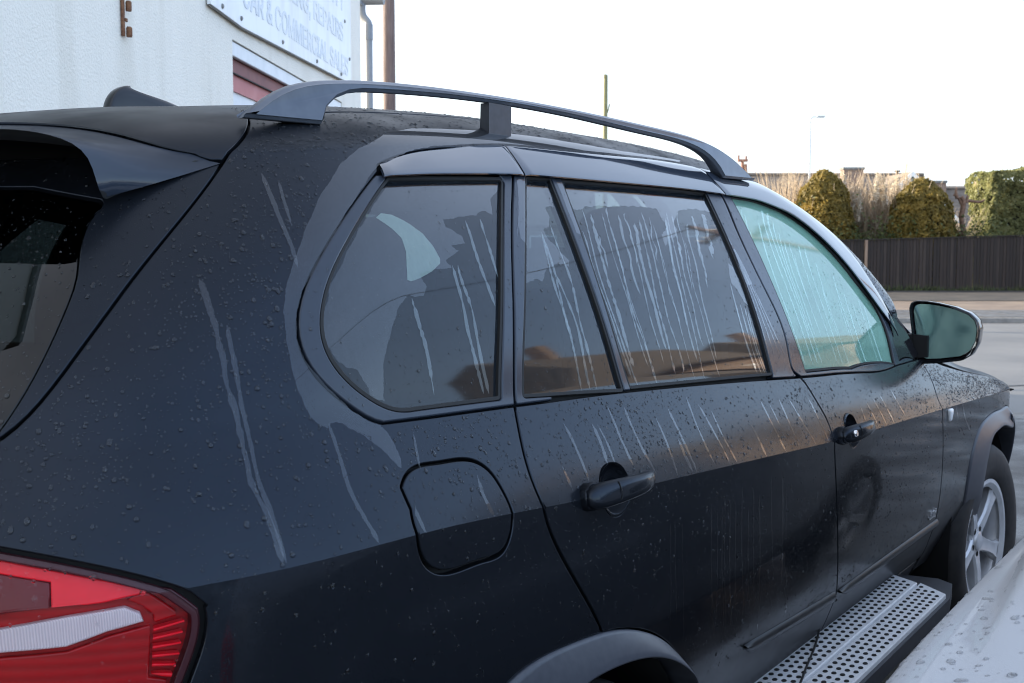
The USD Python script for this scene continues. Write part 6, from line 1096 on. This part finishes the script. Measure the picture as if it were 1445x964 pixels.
def ribbon(kind, w, pts, seed):
    p = np.array(pts) * [1, KV]; n = max(16, int(np.linalg.norm(np.diff(p, axis=0), axis=1).sum() / .003))
    c = smooth_curve(p, n, 0) if len(p) > 2 else np.linspace(p[0], p[1], n)
    t = np.gradient(c, axis=0); t /= np.linalg.norm(t, axis=1, keepdims=True); nn = np.stack([-t[:, 1], t[:, 0]], 1)
    s = np.linspace(0, 1, n); z = np.full(n, seed * 7.7)
    wob = (meshkit.fbm(np.stack([s * n * .055, z, z], 1), 3) - .5) * w * 1.1
    hw = w * .5 * (.55 + .75 * meshkit.fbm(np.stack([s * n * .12, z + 5, z], 1), 3)) * np.clip(np.minimum(s, 1 - s) * n / 4, .15, 1)
    bd = meshkit.noise(np.stack([s * n * .42, z + 9, z], 1)); hw = hw * (1.5 * np.clip(bd * 1.9, .25, 1.15) if kind == 'glass' else 1.15 * np.clip(bd * .6 + .75, .7, 1.2))
    P_, N_ = [], []
    for k in (-1, 0, 1):
        q = c + nn * (wob + k * hw)[:, None]
        a, b = _uvP(q, -1, 0) if q[:, 1].mean() < KV else _uvP(q, 1, 0)
        P_.append(a + b * (OFFS[kind] + .0001)); N_.append(b)
    v = np.stack(P_, 1).reshape(-1, 3); f = []
    for i in range(n - 1):
        for k in (0, 1):
            a = i * 3 + k; f += [[a, a + 1, a + 4], [a, a + 4, a + 3]]
    f = np.array(f); m = tm(v, f); m.nrm = np.stack(N_, 1).reshape(-1, 3)
    g = np.cross(v[f[:, 1]] - v[f[:, 0]], v[f[:, 2]] - v[f[:, 0]]); bad = (g * m.nrm[f[:, 0]]).sum(1) < 0; f[bad] = f[bad][:, ::-1]; m.faces = f
    return m
def packed(ms):
    off = np.cumsum([0] + [len(m.vertices) for m in ms[:-1]])
    return np.vstack([m.vertices for m in ms]), np.vstack([np.asarray(m.faces) + o for m, o in zip(ms, off)]), np.vstack([m.nrm for m in ms])
runs = [ribbon(k, w, p, i) for i, (k, w, p) in enumerate(STREAKS) if k in ('body', 'frame')]
obj('glass_runs', packed([ribbon(k, w, p, i) for i, (k, w, p) in enumerate(STREAKS) if k == 'glass']), GLASSRUN, kind='stuff', label='pale trickles down the dark side windows')
mp_ = panel(ragged(np.array(GLOW_OUTLINE) * [1, KV], .003, 99), off=-.0046, lip=0, r=0); obj('pale_glow_patch', mp_, GLOWPATCH, suv)  # light through the far window, painted as a pale crescent on the glass
obj('water_runs', packed(fm + runs), FILM, kind='stuff', label='smooth trickles and sheets of rain water on the dark car')
fogr = [ribbon(k, w, p, i) for i, (k, w, p) in enumerate(STREAKS) if k == 'fog']
FOGRUN = mat('cleared_fog', {'t': ('transparent_bsdf', {}), 'd': ('diffuse_bsdf', {'color': (.66, .90, .86)}), 'm': ('mix_closure', {'fac': .13})}, [('t.BSDF', 'm.closure1'), ('d.BSDF', 'm.closure2')], surface='m.closure')
obj('fog_runs', packed(fogr), FOGRUN, kind='stuff', label='pale trickles on the fogged front window')
# beads of water
def bead(n=10, h=.55, stretch=1.0):
    a = np.linspace(0, PI / 2, 4); m = lathe([(math.cos(x), h * math.sin(x)) for x in a[:-1]] + [(.0, h)], n)
    m.apply_scale([1, stretch, 1]); m.merge_vertices(); m.remove_unreferenced_vertices(); return m
rngd = np.random.default_rng(77)
N0 = 170000
su = rngd.uniform(.03, 5.2, N0); V_ = rngd.uniform(.42 * KV, 2.62 * KV, N0)
dens = meshkit.fbm(np.stack([su * 5, V_ * 5, V_ * 0], 1), 3)
keep = rngd.random(N0) < np.clip(.25 + 1.1 * (dens - .3), .12, 1) * np.where(V_ < KV, .5, 1) * np.where(V_ > 2.12 * KV, .35, 1) * np.where(su > 3.75, .45, 1)
pts = shapely.points(su, V_)
from shapely.ops import unary_union
paint_zone = unary_union([shut(quarter_cut).buffer(-.004), flap.buffer(-.006), rear_door.buffer(-.006).difference(cup_poly(SPOTS[0]).buffer(.004)), front_door.buffer(-.006).difference(cup_poly(SPOTS[1]).buffer(.004)), fender.buffer(-.006), capt.buffer(-.006), roof.buffer(-.006), tg.difference(rglass).buffer(-.006)]).difference(unary_union(FILMPOLY[:1]).buffer(.001)).difference(Polygon(np.vstack([ro, ri[::-1]])).buffer(.004)).difference(Polygon(np.vstack([fo, fi[::-1]])).buffer(.004))
glass_zone = unary_union([glass_q.buffer(-.004), glass_f.buffer(-.004), glass_r.buffer(-.004), glass_d.buffer(-.006)])
frame_zone = unary_union(fr).difference(glass_zone.buffer(.012)).buffer(-.004)
rear_zone = rglass.buffer(-.005)
shapely.prepare(paint_zone); shapely.prepare(glass_zone)
inp, ing, inf, inr = (shapely.contains(z, pts) for z in (paint_zone, glass_zone, frame_zone, rear_zone))
lampz = shapely.contains(lamp_reg.buffer(-.012), pts)
z_off = np.where(inp, 0, np.where(ing, -.005, np.where(inf, .0025, np.where(inr, -.002, -.001))))
thin = np.where(ing, .40, np.where(inf, .5, 1.0))
keep &= (inp | ing | inf | inr | lampz) & (rngd.random(N0) < thin)
su, V_, z_off = su[keep], V_[keep], z_off[keep]; onglass = ing[keep] | inf[keep]
side_ = np.where(V_ < KV, -1, 1)
pp, nn_ = np.zeros((len(su), 3)), np.zeros((len(su), 3))
for sd in (-1, 1):
    w_ = side_ == sd; pp[w_], nn_[w_] = _uvP(np.stack([su[w_], V_[w_]], 1), sd, 0)
pp += nn_ * z_off[:, None]
size = np.clip(rngd.lognormal(math.log(.00105), .48, len(su)), .0005, .0034) * np.where(onglass, .72, 1)
def quats(n, rng):
    """turns that lay a bead's z on the normal and its y down the slope"""
    dn = np.array([0, 0, -1.0]) - n * (-n[:, 2:3]); dn /= np.maximum(np.linalg.norm(dn, axis=1, keepdims=True), 1e-9)
    x = np.cross(dn, n); R = np.stack([x, dn, n], 2)
    from scipy.spatial.transform import Rotation
    return Rotation.from_matrix(R).as_quat()
def drops(name, pp, nn, size, rng, label):
    q = quats(nn, rng); kinds = rng.choice(3, len(pp), p=[.6, .25, .15])
    pi = UsdGeom.PointInstancer.Define(stage, numbered('/World/' + name)); path = str(pi.GetPath())
    protos = [bead(10, .62, 1.0), bead(10, .55, 1.25), bead(9, .45, 1.5)]
    rel = pi.CreatePrototypesRel()
    for k, b_ in enumerate(protos):
        g = usdkit.mesh(stage, f'{path}/bead_{k:03d}' if k else f'{path}/bead', b_, DROP, smooth=True); rel.AddTarget(g.GetPath())
    pi.CreateProtoIndicesAttr(Vt.IntArray([int(x) for x in kinds])); pi.CreatePositionsAttr(Vt.Vec3fArray.FromNumpy(pp.astype(np.float32)))
    pi.CreateScalesAttr(Vt.Vec3fArray.FromNumpy(np.repeat(size[:, None], 3, 1).astype(np.float32)))
    pi.CreateOrientationsAttr(Vt.QuathArray([Gf.Quath(float(a[3]), float(a[0]), float(a[1]), float(a[2])) for a in q]))
    custom(pi.GetPrim(), kind='stuff', label=label)
print('beads', len(pp))
drops('rain_drops', pp, nn_, size, rngd, 'beads of rain water all over the dark car')
# beads on the silver car
bi, fi_ = trimesh.sample.sample_surface(bm, 42000, seed=5); nb_ = bm.face_normals[fi_]
w_ = (nb_[:, 2] > .05) & (bi[:, 0] > -3.7) & (bi[:, 0] < .4) & (bi[:, 1] > -2.4); bi, nb_ = bi[w_], nb_[w_]
drops('rain_drops_on_silver', bi, nb_, np.clip(rngd.lognormal(math.log(.0019), .6, len(bi)), .0008, .006), rngd, 'beads of rain water on the silver car')
